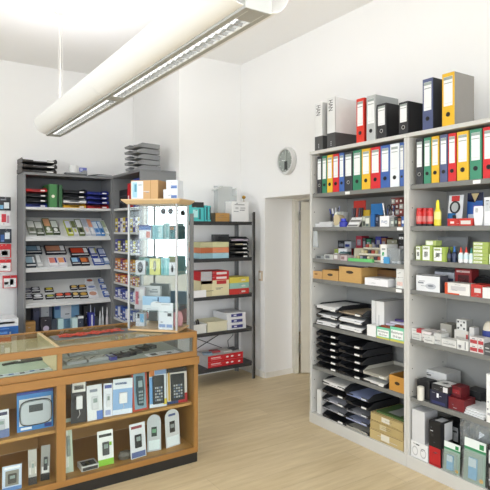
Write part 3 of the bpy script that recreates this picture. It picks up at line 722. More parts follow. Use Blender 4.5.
# magnifier pack
L, w, h = rpl(447, 461.5, 194.8, z, .10)
t = thing('magnifier_pack', 'black handled magnifying glass on blue and red card', 'magnifying glass', L, RR, None, .12)
MB().box(-w/2, 0, 0, w/2, .002, h, 'd8dcdf').box(-w/2, -.001, 0, w*.05, -.0001, h*.42, '1d6aa4').box(-w*.3, -.001, h*.8, w*.25, -.0001, h*.98, 'c03030').build('backing_card', t)
MB().lathe([(w*.33, -.002), (w*.33, -.012), (w*.26, -.012), (w*.26, -.002)], '17181a', (0, 0, h*.6), 28, axis='y', sy=1.15).build('rim', t)
MB().lathe([(w*.25, -.004), (w*.25, -.007)], M('a9adae', .2), (0, 0, h*.6), 24, axis='y', sy=1.15).build('lens', t)
MB().bar((0, -.008, h*.34), (w*.08, -.008, h*.02), w*.17, .012, '141416', (0, 1, 0)).build('handle', t)
rp('paper_clip_box', 'flat red box with white panel beneath the magnifier pack', 'box', 447.5, 472, 218.4, z, .09, 'bd2f26', [('f', .12, .3, .28, .6, 'f2d8d0'), ('f', .55, .2, .95, .7, 'd6d2cc'), ('f', .44, .0, .46, 1, '701c18')], xo=.008, top='8a2420')
L, w, h = rpl(466.5, 482, 192.5, z, .17)
t = thing('charger_pack', 'blue blister pack with tan top panel behind white device', 'pack', L, RR, None, .06)
MB().box(-w/2, 0, 0, w/2, .002, h, '2b62b0').prism([(-w*.25, h*.98), (w*.25, h*.98), (0, h*.72)], -.001, -.0002, 'c8b484').prism([(-w/2, h), (-w*.27, h), (0, h*.7), (w*.27, h), (w/2, h), (w/2, h*.75), (-w/2, h*.75)], -.0008, -.0003, '1c2140').box(-w*.1, -.001, h*.3, w/2, -.0002, h*.62, '6a62b4').build('backing_card', t)
MB().box(-w*.35, -.012, .01, w*.1, -.001, h*.35, 'c8d4e0').build('blister', t)
L, w, h = rpl(473, 482.5, 206, z, .02)
t = thing('label_printer', 'white handheld device with grey grille on near unit', 'device', L, RR)
MB().prism([(-w*.38, 0), (w*.38, 0), (w*.5, h*.6), (w*.45, h), (-w*.45, h), (-w*.5, h*.6)], 0, .05, 'ececec').build('body', t, bevel=.006)
g = MB()
for k in range(5): g.box(-w*.25, -.0012, h*(.68+.045*k), w*.05, -.0003, h*(.70+.045*k), '6d6f72')
g.build('grille', t)
rp('product_box', 'white and grey printed card pack at the right edge', 'pack', 484.3, 495, 197, z, .03, 'dfe0e2', [('f', .1, .5, .9, .9, 'c0c4c8'), ('f', .1, .1, .9, .3, 'f2f2f2')], xo=.03)
z = ZB[2]
GW = [('f', .05, .05, .72, .95, 'eef0ea'), ('f', .2, .3, .55, .6, '6c7468'), ('f', .1, .75, .6, .88, '9ab04a')]
for a, b, pt, xo, l in ((416, 421.6, 246, .03, 'narrow white and lime box at the left end'), (422.2, 432.6, 245.5, .02, 'wider white and lime box, second from the left'), (433.2, 445.2, 247, .012, 'wide white and lime box with grey device picture')):
    rp('ink_cartridge_box', l, 'box', a, b, pt, z, .08, '9db254', GW, xo=xo)
L, w, h = rpl(422.2, 432.6, 245.5, z, .02)
pack('ink_cartridge_box', 'small lime and white box lying atop the second box', 'box', .085, .06, .033, (L[0]+.01, L[1]-.02, z+h+.0005), RR, 'aebf70', [('f', .05, .1, .7, .9, 'e8ecdc')])
rp('laptop_case', 'grey metal plaque with round emboss leaning behind the glue bottles', 'panel', 435.5, 466.5, 236.5, z, .012, M('8a8c8c', .4, .3), [('f', .03, .04, .97, .96, '96989a'), ('f', .15, -.3+.35, .85, .85, '8a8c8d', 'o', 2)], xo=.3, tilt=.1)
BP = [(.8, 0), (1, .04), (1, .5), (.6, .66)]; CP = [(.55, .66), (.42, .8), (.2, 1)]
for a, b, pt, c, cap, l, xo in ((445.5, 450, 247, '23242c', '15161a', 'small black glue bottle at the left of the row', .03), (450.6, 455.2, 246.5, '22304e', '2c6ab4', 'small dark bottle with blue cap', .03),
                           (457, 461.8, 247.5, 'e6e6e6', 'd24a34', 'small white bottle with red cap, left one', .02), (462.3, 467.2, 247.2, 'e6e6e6', 'cf3c2c', 'small white bottle with red cap, right one', .02), (467.6, 472.2, 248, 'e2ecea', '2e8a7c', 'small white bottle with teal cap', .02)):
    glue(a, b, pt, z, xo, l, 'small bottles in the near unit', BP, CP, c, cap, 'c8dce0' if c[0] == 'e' else '3c4460')
L, w, h = rpl(472.8, 488, 242, z, .02)
for i in range(6):
    pack('ink_cartridge_box', 'lime and white flat box, %s in the stack of six' % (['bottom', 'fifth from top', 'fourth from top', 'third from top', 'second from top', 'topmost'][i]), 'box', w*(1-.01*(i % 2)), .09, h/6-.001, (L[0]+.002*(i % 3), L[1], z+i*h/6), RR, 'a2b45c', [('f', .05, .2, .62, .8, 'e3e8d2'), ('f', .1, .4, .5, .55, '8ca04c')], group='stacked lime boxes')
rp('ink_cartridge_box', 'lime box cut off at the right edge, lower shelf', 'box', 489, 498, 254, z, .08, 'a2b45c', GW, xo=.02)
z = ZB[3]
rp('printer_box', 'white box printed with grey device outline, near unit', 'box', 416.3, 439.8, 275.0, z, .09, 'dfe1e3', [('f', .0, .94, 1, 1, '4a4c50'), ('f', .08, .45, .32, .55, '8a8f96'), ('f', .4, .15, .85, .5, 'b8bcc2', 'o'), ('f', .5, .28, .75, .42, '7d828a', 'o', 3)], xo=.015, side='4c4e56')
rp('product_box', 'grey and white box with dark device picture behind others', 'box', 434.5, 454.5, 270.2, z, .08, 'b9bbc2', [('f', .0, .9, 1, 1, '33363c'), ('f', .45, .3, .95, .62, '3a3f55'), ('f', .1, .4, .35, .6, 'e0e0e6')], xo=.16)
rp('product_box', 'dark red box with framed picture behind the orange-white box', 'box', 455, 471.5, 269.0, z, .08, '8a2024', [('f', .18, .25, .85, .75, '4a1518'), ('f', .25, .35, .75, .6, 'a8484a'), ('f', .1, .85, .9, .93, 'd8b8b4')], xo=.15)
rp('staple_box', 'white box with orange band on its left in front', 'box', 444.9, 469.6, 283.4, z, .1, 'dfddd8', [('f', .0, .0, .12, 1, 'd0502c'), ('f', .12, .0, .6, .12, 'd0502c'), ('f', .25, .4, .85, .75, 'c2c0c0')], xo=.01)
rp('staple_box', 'red box with white panel next to orange banded box', 'box', 471, 482, 284.5, z, .1, 'b8352c', [('f', .3, .35, .9, .7, 'd8c8c4')], xo=.012)
rp('small_box', 'plain white box at right edge before black cables', 'box', 482.6, 494, 288, z, .07, 'e2e2e0', xo=.008)
L, w, h = rpl(473, 489, 272, z, .14)
mb = MB()
for k in range(4):
    R_ = .05-.006*k
    mb.tube([(R_*math.cos(q*PI/8)*1.5, .05+.6*R_*math.sin(q*PI/8), .075+.011*k+.006*math.sin(q*.9+k)) for q in range(17)], .008, '141416', 8)
mb.box(-.05, .0, 0, .05, .1, .066, '2a2224')
o = mb.build('cable_bundle'); o.location = L; o.rotation_euler = (0, 0, RR); tag(o, 'black coiled cable bundle on a dark box behind red box', 'cable')
# shelf 5: small ink boxes
z = ZB[4]
k5 = 0
def sb(a, b, pt, zz, d, xo, l, c='cbcbc7', decs=None, **k):
    rp('cartridge_box', l, 'box', a, b, pt, zz, d, c, decs or [('f', .1, .3, .9, .42, '9a9a98'), ('f', .1, .6, .5, .7, 'c4c4c2')], xo=xo, **k)
for i, y_ in enumerate((334.2, 330.8, 327.4)):
    L, w, h = rpl(411.9, 421.5, 340, z, .02)
    pack('cartridge_box', 'flat white box, %s of the left three' % ['bottom', 'middle', 'top'][i], 'box', w, .1, .024, (L[0]+.003*i, L[1]+.003*i, z+.0245*i), RR, 'cfcfcb', [('f', .1, .35, .8, .65, 'a8a8a6')]+([('f', .5, 0, 1, 1, 'b03038', '', 1), ('t', .4, 0, 1, .5, 'b03038')] if i == 2 else []))
sb(422, 431, 331.8, z, .12, .03, 'white box with pinkish top behind the low ones', 'd8cfcc')
sb(424, 433.4, 335.6, z, .06, .0, 'low white box in front, left of gap', 'd2d2ce')
sb(433.8, 441, 333.5, z, .08, .02, 'low white box beside the beige carton', 'c9c9c5')
sb(440.5, 451.5, 324.2, z, .1, .14, 'beige grey carton at the back of the small box shelf', 'a5a298', side='8b897f')
sb(441.2, 456.5, 339.6, z, .07, .012, 'long low white box in the front row centre', 'd2d2ce')
sb(457, 468, 340.6, z, .06, .006, 'low white box in front, right of the centre', 'd6d6d2', [('f', .15, .2, .4, .5, '77777a'), ('f', .7, .1, .8, .9, '8a8a8a')])
sb(454.5, 468, 330.5, z, .07, .09, 'white box with red corner beneath the patterned box', 'cfccc4', [('f', .85, .2, 1, .8, 'a83a3a'), ('f', .1, .4, .7, .6, 'b5b2a8')])
L, w, h = rpl(454.5, 468, 330.5, z, .09)
pack('patterned_box', 'black and white patterned cube box atop a white box', 'box', w*.72, .07, .068, (L[0]+.003, L[1], z+h+.0005), RR, 'd2d3d0', [('f', .08+.3*i, .1+.3*j, .26+.3*i, .28+.3*j, '3a3b3e') for i in range(3) for j in range(3) if (i+j) % 2 == 0], side='8a8b88')
for i, (a, b) in enumerate(((469.8, 477.5), (478, 483.6))):
    for j in range(2):
        L, w, h = rpl(a, b, 340, z, .01)
        pack('cartridge_box', 'red and white box, %s in the %s pair' % (['lower', 'upper'][j], ['left', 'right'][i]), 'box', w, .07, .047, (L[0], L[1], z+.0475*j), RR, 'd9d4d2', [('f', .05, .15, .95, .62, 'b03a40'), ('f', .3, .7, .7, .85, '8a8a8a')])
sb(469.5, 474, 327.5, z, .06, .1, 'narrow white box behind the red and white boxes', 'd2d0cc')
L, w, h = rpl(480, 491, 322, z, .11)
t = thing('cream_jar', 'cream domed jar with dark blue band at the right edge', 'jar', (L[0]+w/2, L[1], z), RR)
MB().lathe([(w*.45, 0), (w*.45, h*.45), (w*.48, h*.47)], 'd8d6ce', seg=24).build('body', t)
MB().lathe([(w*.49, h*.47), (w*.51, h*.5), (w*.51, h*.66), (w*.47, h*.69)], '2c3c84', seg=24).build('band', t)
MB().lathe([(w*.46, h*.69), (w*.42, h*.82), (w*.28, h*.95), (w*.12, h*1.0)], 'd9d0be', seg=24).build('lid', t)
sb(484.4, 494, 344.5, z, .06, .004, 'dark grey box at the right edge below the jar', '4a4a4c')
# shelf 6
z = ZB[5]
rp('phone_box', 'white box with black phone picture at the back', 'box', 423.2, 446.5, 371.2, z, .16, 'dcdcda', [('f', .12, .75, .35, .82, '6a6a6a'), ('f', .55, .12, .95, .58, '1a1a1c'), ('f', .64, .28, .8, .52, '9a9a98')], xo=.19, side='c8c8c6')
L, w, h = rpl(415.5, 428.5, 380.5, z, .03)
t = thing('product_canister', 'black rounded box holding a white cylinder, left end', 'box', L, RR)
MB().box(-w/2, .01, 0, w/2, .1, h, '17171a').build('casing', t, bevel=.01)
MB().lathe([(w*.22, 0), (w*.22, h*.68), (w*.1, h*.72)], 'd6d2c6', (0, -.012, 0.001), 20).build('insert_tube', t)
rp('phone_box', 'navy box with white speech mark, left of red boxes', 'box', 430, 447, 391.5, z, .13, '1e2038', [('f', .4, .55, .52, .85, 'e8eaf0'), ('f', .1, .1, .9, .3, '2a3060')], xo=.015)
L, w, h = rpl(430, 447, 391.5, z, .015)
pack('phone_box', 'black and white flat box lying atop the navy box', 'box', w*.98, .14, .042, (L[0], L[1]-.01, z+h+.0005), RR, '28282a', [('f', .7, .1, .97, .9, 'dcdcdc'), ('t', .05, .05, .95, .95, 'e2e2e0'), ('t', .3, .4, .6, .6, '6a6a6a')])
rp('gift_box', 'dark red box lying low right of the navy box', 'box', 448.5, 464, 398.5, z, .12, '701a21', [('f', .1, .1, .9, .2, '6c181e')], xo=.03)
L, w, h = rpl(447, 455.5, 398, z, .06)
pack('gift_box', 'small dark red box atop the larger dark red box', 'box', .075, .09, .065, (L[0]+.0, L[1]-.035, z+rpl(448.5, 464, 398.5, z, .03)[2]+.0005), RR, '66171e', [('f', .15, .3, .85, .7, '94282e')])
rp('router_box', 'flat black box behind the white keyboards', 'box', 465, 481, 391, z, .12, '3a3b3d', xo=.22)
L, w, h = rpl(457, 480, 404, z, .01)
for i in range(3):
    o = MB(); ww = .235
    o.box(-ww/2, 0, 0, ww/2, .2, .009, 'd6d8d8')
    for r_ in range(8): o.box(-ww/2+.01, .012+r_*.022, .009, ww/2-.01, .028+r_*.022, .012, 'e6e8e8')
    q = o.build('keyboard'); q.location = (L[0]+.02+.01*i, L[1]+.02-.004*i, z+.0125*i); q.rotation_euler = (0, 0, RR-.1+.05*i)
    tag(q, 'slim white ridged panel, %s in the pile of three' % ['bottom', 'middle', 'topmost'][i], 'keyboard', 'pile of slim white panels')
rp('product_box', 'tall white box cut off by the right edge', 'box', 486.5, 497, 375, z, .12, 'e4e4e2', [('f', .1, .15, .9, .2, 'a0a0a0')], xo=.01)
# bottom
z = ZB[6]
rp('speaker_box', 'low white box with two printed circles on the bottom shelf', 'box', 411, 428, 443.0, z, .2, 'e2e2e1', [('f', .08, .12, .42, .72, 'b8b8b8', 'o'), ('f', .12, .2, .38, .64, 'e2e2e1', 'o', 2), ('f', .55, .12, .9, .72, 'b8b8b8', 'o'), ('f', .59, .2, .86, .64, 'e2e2e1', 'o', 2), ('f', .3, .8, .5, .88, '55585a')], xo=.01, top='d8d8d6')
L, w, h = rpl(411, 428, 443, z, .01)
pack('white_box', 'tall plain white box standing on the box with circles', 'box', .105, .14, .215, (L[0]+.004, L[1]+w/2-.057, z+h+.0005), RR, 'd0d0d0', side='a9a9ab')
pack('white_box', 'black box with white side behind the tall plain box', 'box', .12, .13, .24, (L[0]+.12+.085, L[1]-.10, z), RR, '1a1a1c', [('f', .5, .5, .97, .9, 'd6d6d6'), ('f', .6, .75, .9, .8, '333333')], side='222222')
rp('red_box', 'bright red box on the bottom shelf under a black box', 'box', 429, 440.5, 447.5, z, .13, 'b01b20', [('f', .05, .05, .95, .12, '8a1418')], xo=.008, side='3a1214')
L, w, h = rpl(429, 440.5, 447.5, z, .008)
pack('black_box', 'black box with white side label atop the red box', 'box', w*1.02, .13, .17, (L[0], L[1], z+h+.0005), RR, '131315', side='1c1c1e', top='2a2a2c', decs=[('r', .3, .25, .95, .95, 'd8d8d8'), ('t', .3, .2, .9, .8, 'c8c8c8'), ('f', .2, .4, .4, .5, '2e2e30')])
def bagpack(a, b, pt, z, xo, label, tilt=.06):
    L, w, h = rpl(a, b, pt, z, xo)
    t = thing('blister_pack', label, 'pack', L, RR, None, tilt)
    MB().box(-w/2, .004, 0, w/2, .007, h, '93a89a').box(-w/2, .003, h*.8, w/2, .0039, h, 'e2e8e4').box(-w/2, .003, h*.74, w/2, .0039, h*.8, '3c8a5c').box(w*.2, .002, h*.82, w*.4, .0029, h*.94, '2e8a4e').build('insert_card', t)
    MB().box(-w*.22, -.012, h*.1, w*.14, .0025, h*.58, '74b4da').box(-w*.22, -.0125, h*.38, w*.14, -.012, h*.58, 'cfe0e8').build('product', t, bevel=.002)
    MB().lathe([(w*.09, .002), (w*.09, .0032)], 'dca42c', (w*.33, -.0005, h*.11), 12, axis='y').build('sticker', t)
    PFm = glassmat('blister_plastic', (.93, .95, .95), 1.6, .1)
    MB().prism([(-w*.47, .004), (w*.47, .004), (w*.47, h*.72), (-w*.47, h*.72)], -.018, -.0165, PFm).build('blister', t)
bagpack(443, 459, 443.5, z, .012, 'clear green blister pack with light blue insert beside the red box')
bagpack(463, 484.5, 441, z, .004, 'large clear green blister pack with light blue insert at right')
L, w, h = rpl(459.5, 489, 419, z, .07)
mb = MB(); random.seed(3); N = 9; pf = glassmat('crinkled_film', (.9, .93, .93), 3.0, .22)
gp = [[(-w/2+w*i/N+random.uniform(-.008, .008), random.uniform(0, .03), .01+(h-.01)*j/N+random.uniform(-.01, .01)) for i in range(N+1)] for j in range(N+1)]
for off in (0, .03):
    for j in range(N):
        for i in range(N):
            p = [gp[j][i], gp[j][i+1], gp[j+1][i+1], gp[j+1][i]]
            mb.face([(x, y*(1 if off else .7)+off, zz) for x, y, zz in p[:3]], pf); mb.face([(x, y*(1 if off else .7)+off, zz) for x, y, zz in (p[0], p[2], p[3])], pf)
o = mb.build('plastic_bag'); o.location = L; o.rotation_euler = (0, 0, RR); tag(o, 'big crinkled clear plastic bag behind the right blister pack', 'bag')
rp('black_box', 'black box with white window cut by the lower right corner', 'box', 487.6, 500, 447, z, .12, '1b1b1d', [('f', .1, .6, .6, .9, 'd0d0d0'), ('f', .1, .1, .6, .5, '7a7a7a')], xo=.006)
random.seed(11)

# ================================================================ BACK LEFT UNITS
YU = 6.2
X0 = on_y(23.6, YU)[0]; X1 = on_y(112.8, YU)[0]
Z1 = [1.909, 1.555, 1.204, .805, .42, .09]
DG = M('7a7b7c', .55, 0, .03); WS = M('cfd0cf', .5, 0, .02); DB = M('626466', .6)
shelving('display_shelving', 'grey shelving unit with white shelves against the back wall', 'shelving', (X0, YU, 0), 0, X1-X0, .40, 2.295, Z1, DG, WS, DB, DG, lip=.028)
# sloped display boards
for i in (1, 2, 3):
    o = MB(); zz = Z1[i]; W_ = X1-X0
    o.hexa([(.024, .05, .002), (W_-.024, .05, .002), (W_-.024, .37, .002), (.024, .37, .002), (.024, .05, .012), (W_-.024, .05, .012), (W_-.024, .37, .245), (.024, .37, .245)], WS)
    o.box(.024, .03, 0.0005, W_-.024, .05, .02, WS)
    q = o.build('sloped_display_stand'); q.location = (X0, YU, zz); tag(q, 'white sloped display stand on the %s shelf of the back unit' % {1: 'second', 2: 'third', 3: 'fourth'}[i], 'display stand')
def slope(i, x, y):      # height over shelf i of the sloped board
    return Z1[i]+.0125+(y-.05)*.233/.32
SA = math.atan2(.233, .32)
def sp(name, label, cat, i, a, b, pt, pb, base, decs, th=.014, group=None, gap=.0):
    # leaning product whose bottom edge shows at pb and top at pt, resting on the slope
    best = None
    def solve(py, px):
        for k in range(0, 640):
            y = .052+k*.0005; d = on_y(px, YU+y)[1]
            if zat(py, d) <= slope(i, 0, y): return y
        return .06
    pm = (a+b)/2
    yb = .055; yt = .36
    ys = [(.05+.0025*k) for k in range(126)]
    yb = min(ys, key=lambda y: abs(zat(pb, on_y(pm, YU+y)[1])-slope(i, 0, y)))
    yt = min(ys, key=lambda y: abs(zat(pt, on_y(pm, YU+y)[1])-slope(i, 0, y)-th*.5))
    ln = max(.03, (yt-yb)/math.cos(SA))
    xa = on_y(a, YU+(yb+yt)/2)[0]; xb = on_y(b, YU+(yb+yt)/2)[0]
    mb = packmesh(xb-xa, ln, th, base, [(('t',)+q[1:]) if q[0] == 'f' else q for q in decs])
    o = mb.build(name); o.location = ((xa+xb)/2, YU+yb, slope(i, 0, yb)+.0008); o.rotation_euler = (SA, 0, 0)
    return tag(o, label, cat, group)
S2 = [(27, 34.5, 221, 235, '8e9488', ['e8eae6', '6a705f'], 'pale green cartridge pack at far left of second shelf'), (35, 42.5, 222, 236, '59604f', ['dfe2dd', '8a9080'], 'dark cartridge pack second from left on second shelf'),
      (43.5, 50.5, 219, 235, '6c7a52', ['d8a27a', 'e6e8e2'], 'photo paper pack with orange picture on second shelf'), (51, 58, 221, 235, '3f4a34', ['cfd6cf', 'e8eae6'], 'dark green photo pack left of the gap'),
      (65.5, 71, 221, 236, 'b9c04a', ['e0e2f0', '5a5f55'], 'lime and white ink pack right of the gap'), (71.5, 76, 221, 236, 'd3d2da', ['6b7348', 'c9cc6a'], 'mottled ink pack right of the lime one'), (76.5, 82, 220, 236, '6d7a50', ['e6e8e6', '303428'], 'olive ink pack at the centre of second shelf'),
      (82.5, 87.5, 219, 236, 'dcdce2', ['b0b4c0', 'e8d0c8'], 'tall silver ink pack on second shelf'), (88, 92.5, 219.5, 236, 'cdd0dc', ['e29a7a', 'f0f0f2'], 'silver ink pack with orange dot'), (93, 98, 222, 236, '7aa4d6', ['dce8f4', '3f74b4'], 'light blue ink pack, left one'), (98.5, 102, 222, 236, '5b93cf', ['d4e2f0', '2f64a4'], 'light blue ink pack, right one'),
      (102.5, 106, 221, 235.5, 'dfe4dc', ['a8b496', 'c8ccc0'], 'white ink pack right of the blue ones'), (106.5, 110.5, 221, 235.5, '55904a', ['c8472a', 'e2e6dc'], 'green and red ink pack at right end')]
for a, b, t_, u_, c, dc, l in S2:
    sp('ink_pack', l, 'pack', 1, a, b, t_, u_, c, [('f', .06, .45, .92, .95, dc[0]), ('f', .2, .12, .75, .4, dc[1], 'o'), ('f', .1, .03, .9, .1, 'eeeeee')], th=.028)
S3 = [(24.8, 41, 243.5, 254.5, '16202c', ['7a9ab0', 'c2d0da'], 'dark photo paper pack at upper left of third shelf'), (24.8, 35, 256.5, 268, '22303a', ['9ab8c8', 'e6eaee'], 'dark pack with white corner at lower left'), (36, 41.5, 255, 268, 'c8cccc', ['e6e8e8', '9a9ea0'], 'silver pack beside the dark lower left pack'),
      (44.5, 65, 243.5, 255, '1b1620', ['bd8568', 'dfe0e2'], 'photo paper pack with salmon picture'), (48.5, 57, 257.5, 267.5, 'e6e4e8', ['e08a7a', '4a3f8a'], 'white pack with coral picture, left'), (57.6, 66, 257.5, 267, 'e6e4e8', ['e8a070', '4a3f8a'], 'white pack with orange picture, right'),
      (69.5, 88, 248, 257, '1a1420', ['c8452a', 'e8e8ea'], 'dark pack with fiery red picture'), (71, 79.5, 257.8, 266, '1a1c30', ['9ac4e0', '3c5a9a'], 'dark pack with pale blue ball'), (80, 88.5, 257.8, 266, '1a1a26', ['d4783a', '8c4220'], 'dark pack with orange shell'),
      (89.5, 96, 248, 258, '2b3f94', ['d8dce8', 'c8c860'], 'blue paper pack with grey label, upper'), (93, 103, 258.5, 266.5, '3a55a4', ['e2e6ee', '8a9ac4'], 'blue paper pack, lower, right of the shell'), (98, 104.5, 249, 258, '26418c', ['b0bcd8', 'e0e4ee'], 'dark blue paper pack, upper right'), (103.5, 110.5, 258, 264.5, '7f9cc8', ['e6eaf0', '3d5c9c'], 'pale blue paper pack at right end')]
for a, b, t_, u_, c, dc, l in S3:
    sp('photo_paper_pack', l+' on the third shelf' if 'shelf' not in l else l, 'pack', 2, a, b, t_, u_, c, [('f', .06, .3, .72, .9, dc[0]), ('f', .74, .3, .94, .9, dc[1]), ('f', .05, .02, .95, .14, 'e2e2e2')], th=.03)
S4 = [(24.8, 30.5, 288.5, 293, '34324a', ['8a8a96', 'c8c8d0'], 'dark small pack in upper row, far left'), (31, 39.5, 287.5, 293, '2b2a3a', ['c2c4ca', 'e0e0e4'], 'pack with silver curve, upper row'), (24.8, 32, 294.5, 299.5, '2c2b3c', ['a8aab4', 'dadade'], 'dark pack with silver curve, lower row left'), (32.5, 42.5, 294.5, 300, '1b1b26', ['d8dade', 'f0f0f2'], 'black pack with white curve, lower row'),
      (44.5, 53, 288, 292.5, '15161f', ['c8b83c', '6a7a2a'], 'black pack with yellow fruit, upper row'), (45.5, 54, 295, 299.5, '14151c', ['a8b040', 'd8d8c8'], 'black pack with lime fruit, lower row'), (55, 63.5, 293.5, 299, '2a1b2a', ['dc6a4a', 'e8a08a'], 'pack with orange fruit, left'), (64, 71, 293, 298.5, '26161c', ['d8503c', 'e89a88'], 'pack with red fruit, right'),
      (70, 77, 285.8, 290.5, '1b1620', ['d0b060', 'e0c890'], 'pack with golden bun, upper left'), (78, 85.5, 285.3, 290, '1d1420', ['cfa655', 'd8bc80'], 'pack with golden bun, upper right'), (72, 78.5, 292.5, 298.5, '1b1620', ['d2b268', 'e6d098'], 'pack with golden bun, lower left'), (79, 87.5, 292.5, 298.5, '17121c', ['c8a04c', 'd8bc80'], 'pack with golden bun, lower right'),
      (85.5, 93, 279.3, 284.5, 'dedee4', ['a8604c', 'c8c8d4'], 'white pack at the top of the shelf'), (86.5, 95.5, 286, 290.5, 'd8dce8', ['7888b4', 'b8c0d8'], 'white and blue pack, middle row'), (88, 97.5, 291.5, 299, 'e6e6ea', ['c09078', '5a64a0'], 'white pack with brown dot, lower row'),
      (98.5, 105, 279, 283.5, '4668ac', ['e4e8f0', 'c8d0e0'], 'blue and white pack, top of right column'), (100.5, 107.5, 285, 289.8, '3a5aa8', ['e6eaf2', 'c8d2e6'], 'blue and white pack, middle of right column'), (103, 110.5, 291, 297, '3f60aa', ['dce2ee', 'aebcda'], 'blue and white pack, bottom of right column')]
for a, b, t_, u_, c, dc, l in S4:
    sp('photo_paper_pack', l+', fourth shelf', 'pack', 3, a, b, t_, u_, c, [('f', .12, .3, .9, .92, dc[0], 'o'), ('f', .05, .02, .95, .2, 'e2e2e4')], th=.026)
# first shelf: trays and binders
z = Z1[0]
def lstack(cs, a, b, z, Y, desc, names, pitch=.058, d=.3):
    loc, w, h = lpl(a, b, 200, z, Y)
    stack(cs, w, d, loc, 0, desc, pitch=pitch, names=names)
lstack(['2b3a8c', '1d1e22', '1d1e22', 'c0262a'], 25.2, 47, z, YU+.02, 'left stack of the back unit', ['blue', 'black', 'black', 'red'])
lstack(['d8a626', 'e2e2e2', '1c1d22', '1c1d22'], 63.5, 86, z, YU+.02, 'middle stack of the back unit', ['yellow', 'white', 'black', 'black'])
lstack(['b02126', '27328e', '27328e', '27328e'], 87.3, 108.5, z, YU+.02, 'right stack of the back unit', ['red', 'blue', 'blue', 'blue'], pitch=.056)
def archive(a, b, pt, col, l, circ=True):
    loc, w, h = lpl(a, b, pt, z, YU+.02)
    t = thing('archive_file', l, 'binder', loc, 0)
    MB().box(-w/2, 0, 0, w/2, .29, h, M(col, .5)).build('cover', t, bevel=.002)
    MB().box(-w/2-.0004, -.002, 0, -w/2+w*.12, -.0003, h, '1d4a24').box(w/2-w*.12, -.002, 0, w/2+.0004, -.0003, h, '1d4a24').build('edge_tape', t)
    if circ: MB().lathe([(w*.17, -.0005), (w*.17, -.003)], 'efe6d4', (0, 0, h*.48), 18, axis='y').build('finger_ring', t)
archive(48.3, 57.8, 184.3, '3f7f45', 'green archive file with white ring on the back unit')
archive(58.6, 62.3, 185, '2a5c33', 'dark green narrow archive file beside the ringed one', False)
# on top of unit
zt = 2.2965
loc, w, h = lpl(22.5, 57, 160, zt, YU+.015)
stack(['34302e', '34302e', '34302e'], w, .32, loc, 0, 'stack on top of the back unit', pitch=.058, names=['brown-black']*3)
L, w, h = lpl(66, 87.5, 173, zt, YU+.05)
t = thing('tape_dispenser', 'grey desk tape dispenser with white roll atop back unit', 'tape dispenser', L, 0)
MB().box(-w/2, 0, .012, w/2, .09, .03, '8d8f90').box(-w/2, .02, 0, -w/2+.012, .07, .012, '55585a').box(w/2-.012, .02, 0, w/2, .07, .012, '55585a').prism([(w*.2, .03), (w/2, .03), (w/2, .06), (w*.4, .07)], .01, .07, '8d8f90').build('base', t, bevel=.003)
MB().lathe([(.03, 0), (w*.2, 0), (w*.2, .085), (.03, .085)], 'e4e4e2', (-w*.12, .045, .0305), 24).build('tape_roll', t)
o = MB().box(0, 0, 0, .09, .003, .05, '6a72c0').box(.01, -.001, .01, .04, -.0002, .04, 'c8ccec').box(.03, 0, -.055, .04, .003, 0, 'd8d8e0').build('clip_sign'); o.location = (L[0]+.06, YU+.16, zt+.0555+.0); o.rotation_euler = (0, .0, 0)
tag(o, 'small violet blue clip sign standing behind the dispenser', 'sign')
L, w, h = lpl(102, 118, 174, zt, YU-.0)
for i in range(3):
    o = MB().box(-.1, 0, 0, .1, .2, .008, ['6f7275', 'c9cbcc', '4c4e52'][i]).build('folder'); o.location = (on_y(109+i, YU)[0]-.02*i-.02, YU+.03+.01*i, zt+.0085*i); o.rotation_euler = (0, 0, -.3+.3*i)
    tag(o, '%s folder lying in the flat pile where the back units meet' % ['bottom dark grey', 'middle pale', 'top charcoal'][i], 'folder')
# bottom visible compartment (z .42): boxes
z = Z1[4]
for a, b, pt, c, dc, Y, l in ((25, 35.5, 322, 'bd9256', [('f', .1, .8, .9, .84, '9a7440')], .05, 'plain cardboard box at the left of the dim lowest shelf'),
        (33, 39.5, 308, '4a4e66', [('f', .1, .2, .9, .9, '5a607c')], .25, 'slate grey box at the back behind the cardboard box'),
        (39.8, 52, 306, '62687a', [('f', .1, .5, .75, .97, 'c4c8cc')], .26, 'grey box with pale square label at the back'),
        (54.5, 79, 305, '6f9cc0', [('f', .25, .5, .68, .98, 'd2d6dc'), ('f', .05, .1, .95, .45, '86b2d0'), ('f', .02, .85, .2, .98, '34579c')], .25, 'large light blue box with white label at the back'),
        (51.5, 57, 319.5, '3f4b5c', [], .1, 'dark slate narrow box before the large blue box'), (58, 63.5, 319.0, 'b9dbe0', [], .1, 'pale aqua narrow box before the large blue box'),
        (41, 51, 318, '2a2834', [('f', .2, .3, .8, .6, 'b8b0c8', 'o'), ('f', .1, .05, .4, .3, 'e2e2e8', 'o')], .08, 'black pack with pale round shapes'),
        (72.5, 77.6, 318, 'c8e2e4', [], .07, 'pale aqua narrow box near the shelf centre'), (78, 83.5, 316.0, '3a4356', [('f', 0, .86, 1, 1, 'd8dcdc')], .07, 'dark slate box with white top edge'),
        (89.5, 94.5, 313, '343a9c', [('f', .35, .1, .65, .9, 'd6d8ea')], .08, 'royal blue and white carton'), (94.8, 98, 317, '343a44', [], .08, 'dark box right of the royal blue carton'), (84, 89, 306, '15161c', [('f', .3, .3, .5, .5, '4a4c66')], .2, 'tall black box at the back right')):
    lp('product_box', l+(' in the lowest visible shelf' if 'shelf' not in l else ''), 'box', a, b, pt, z, YU+Y, .1, c, dc)
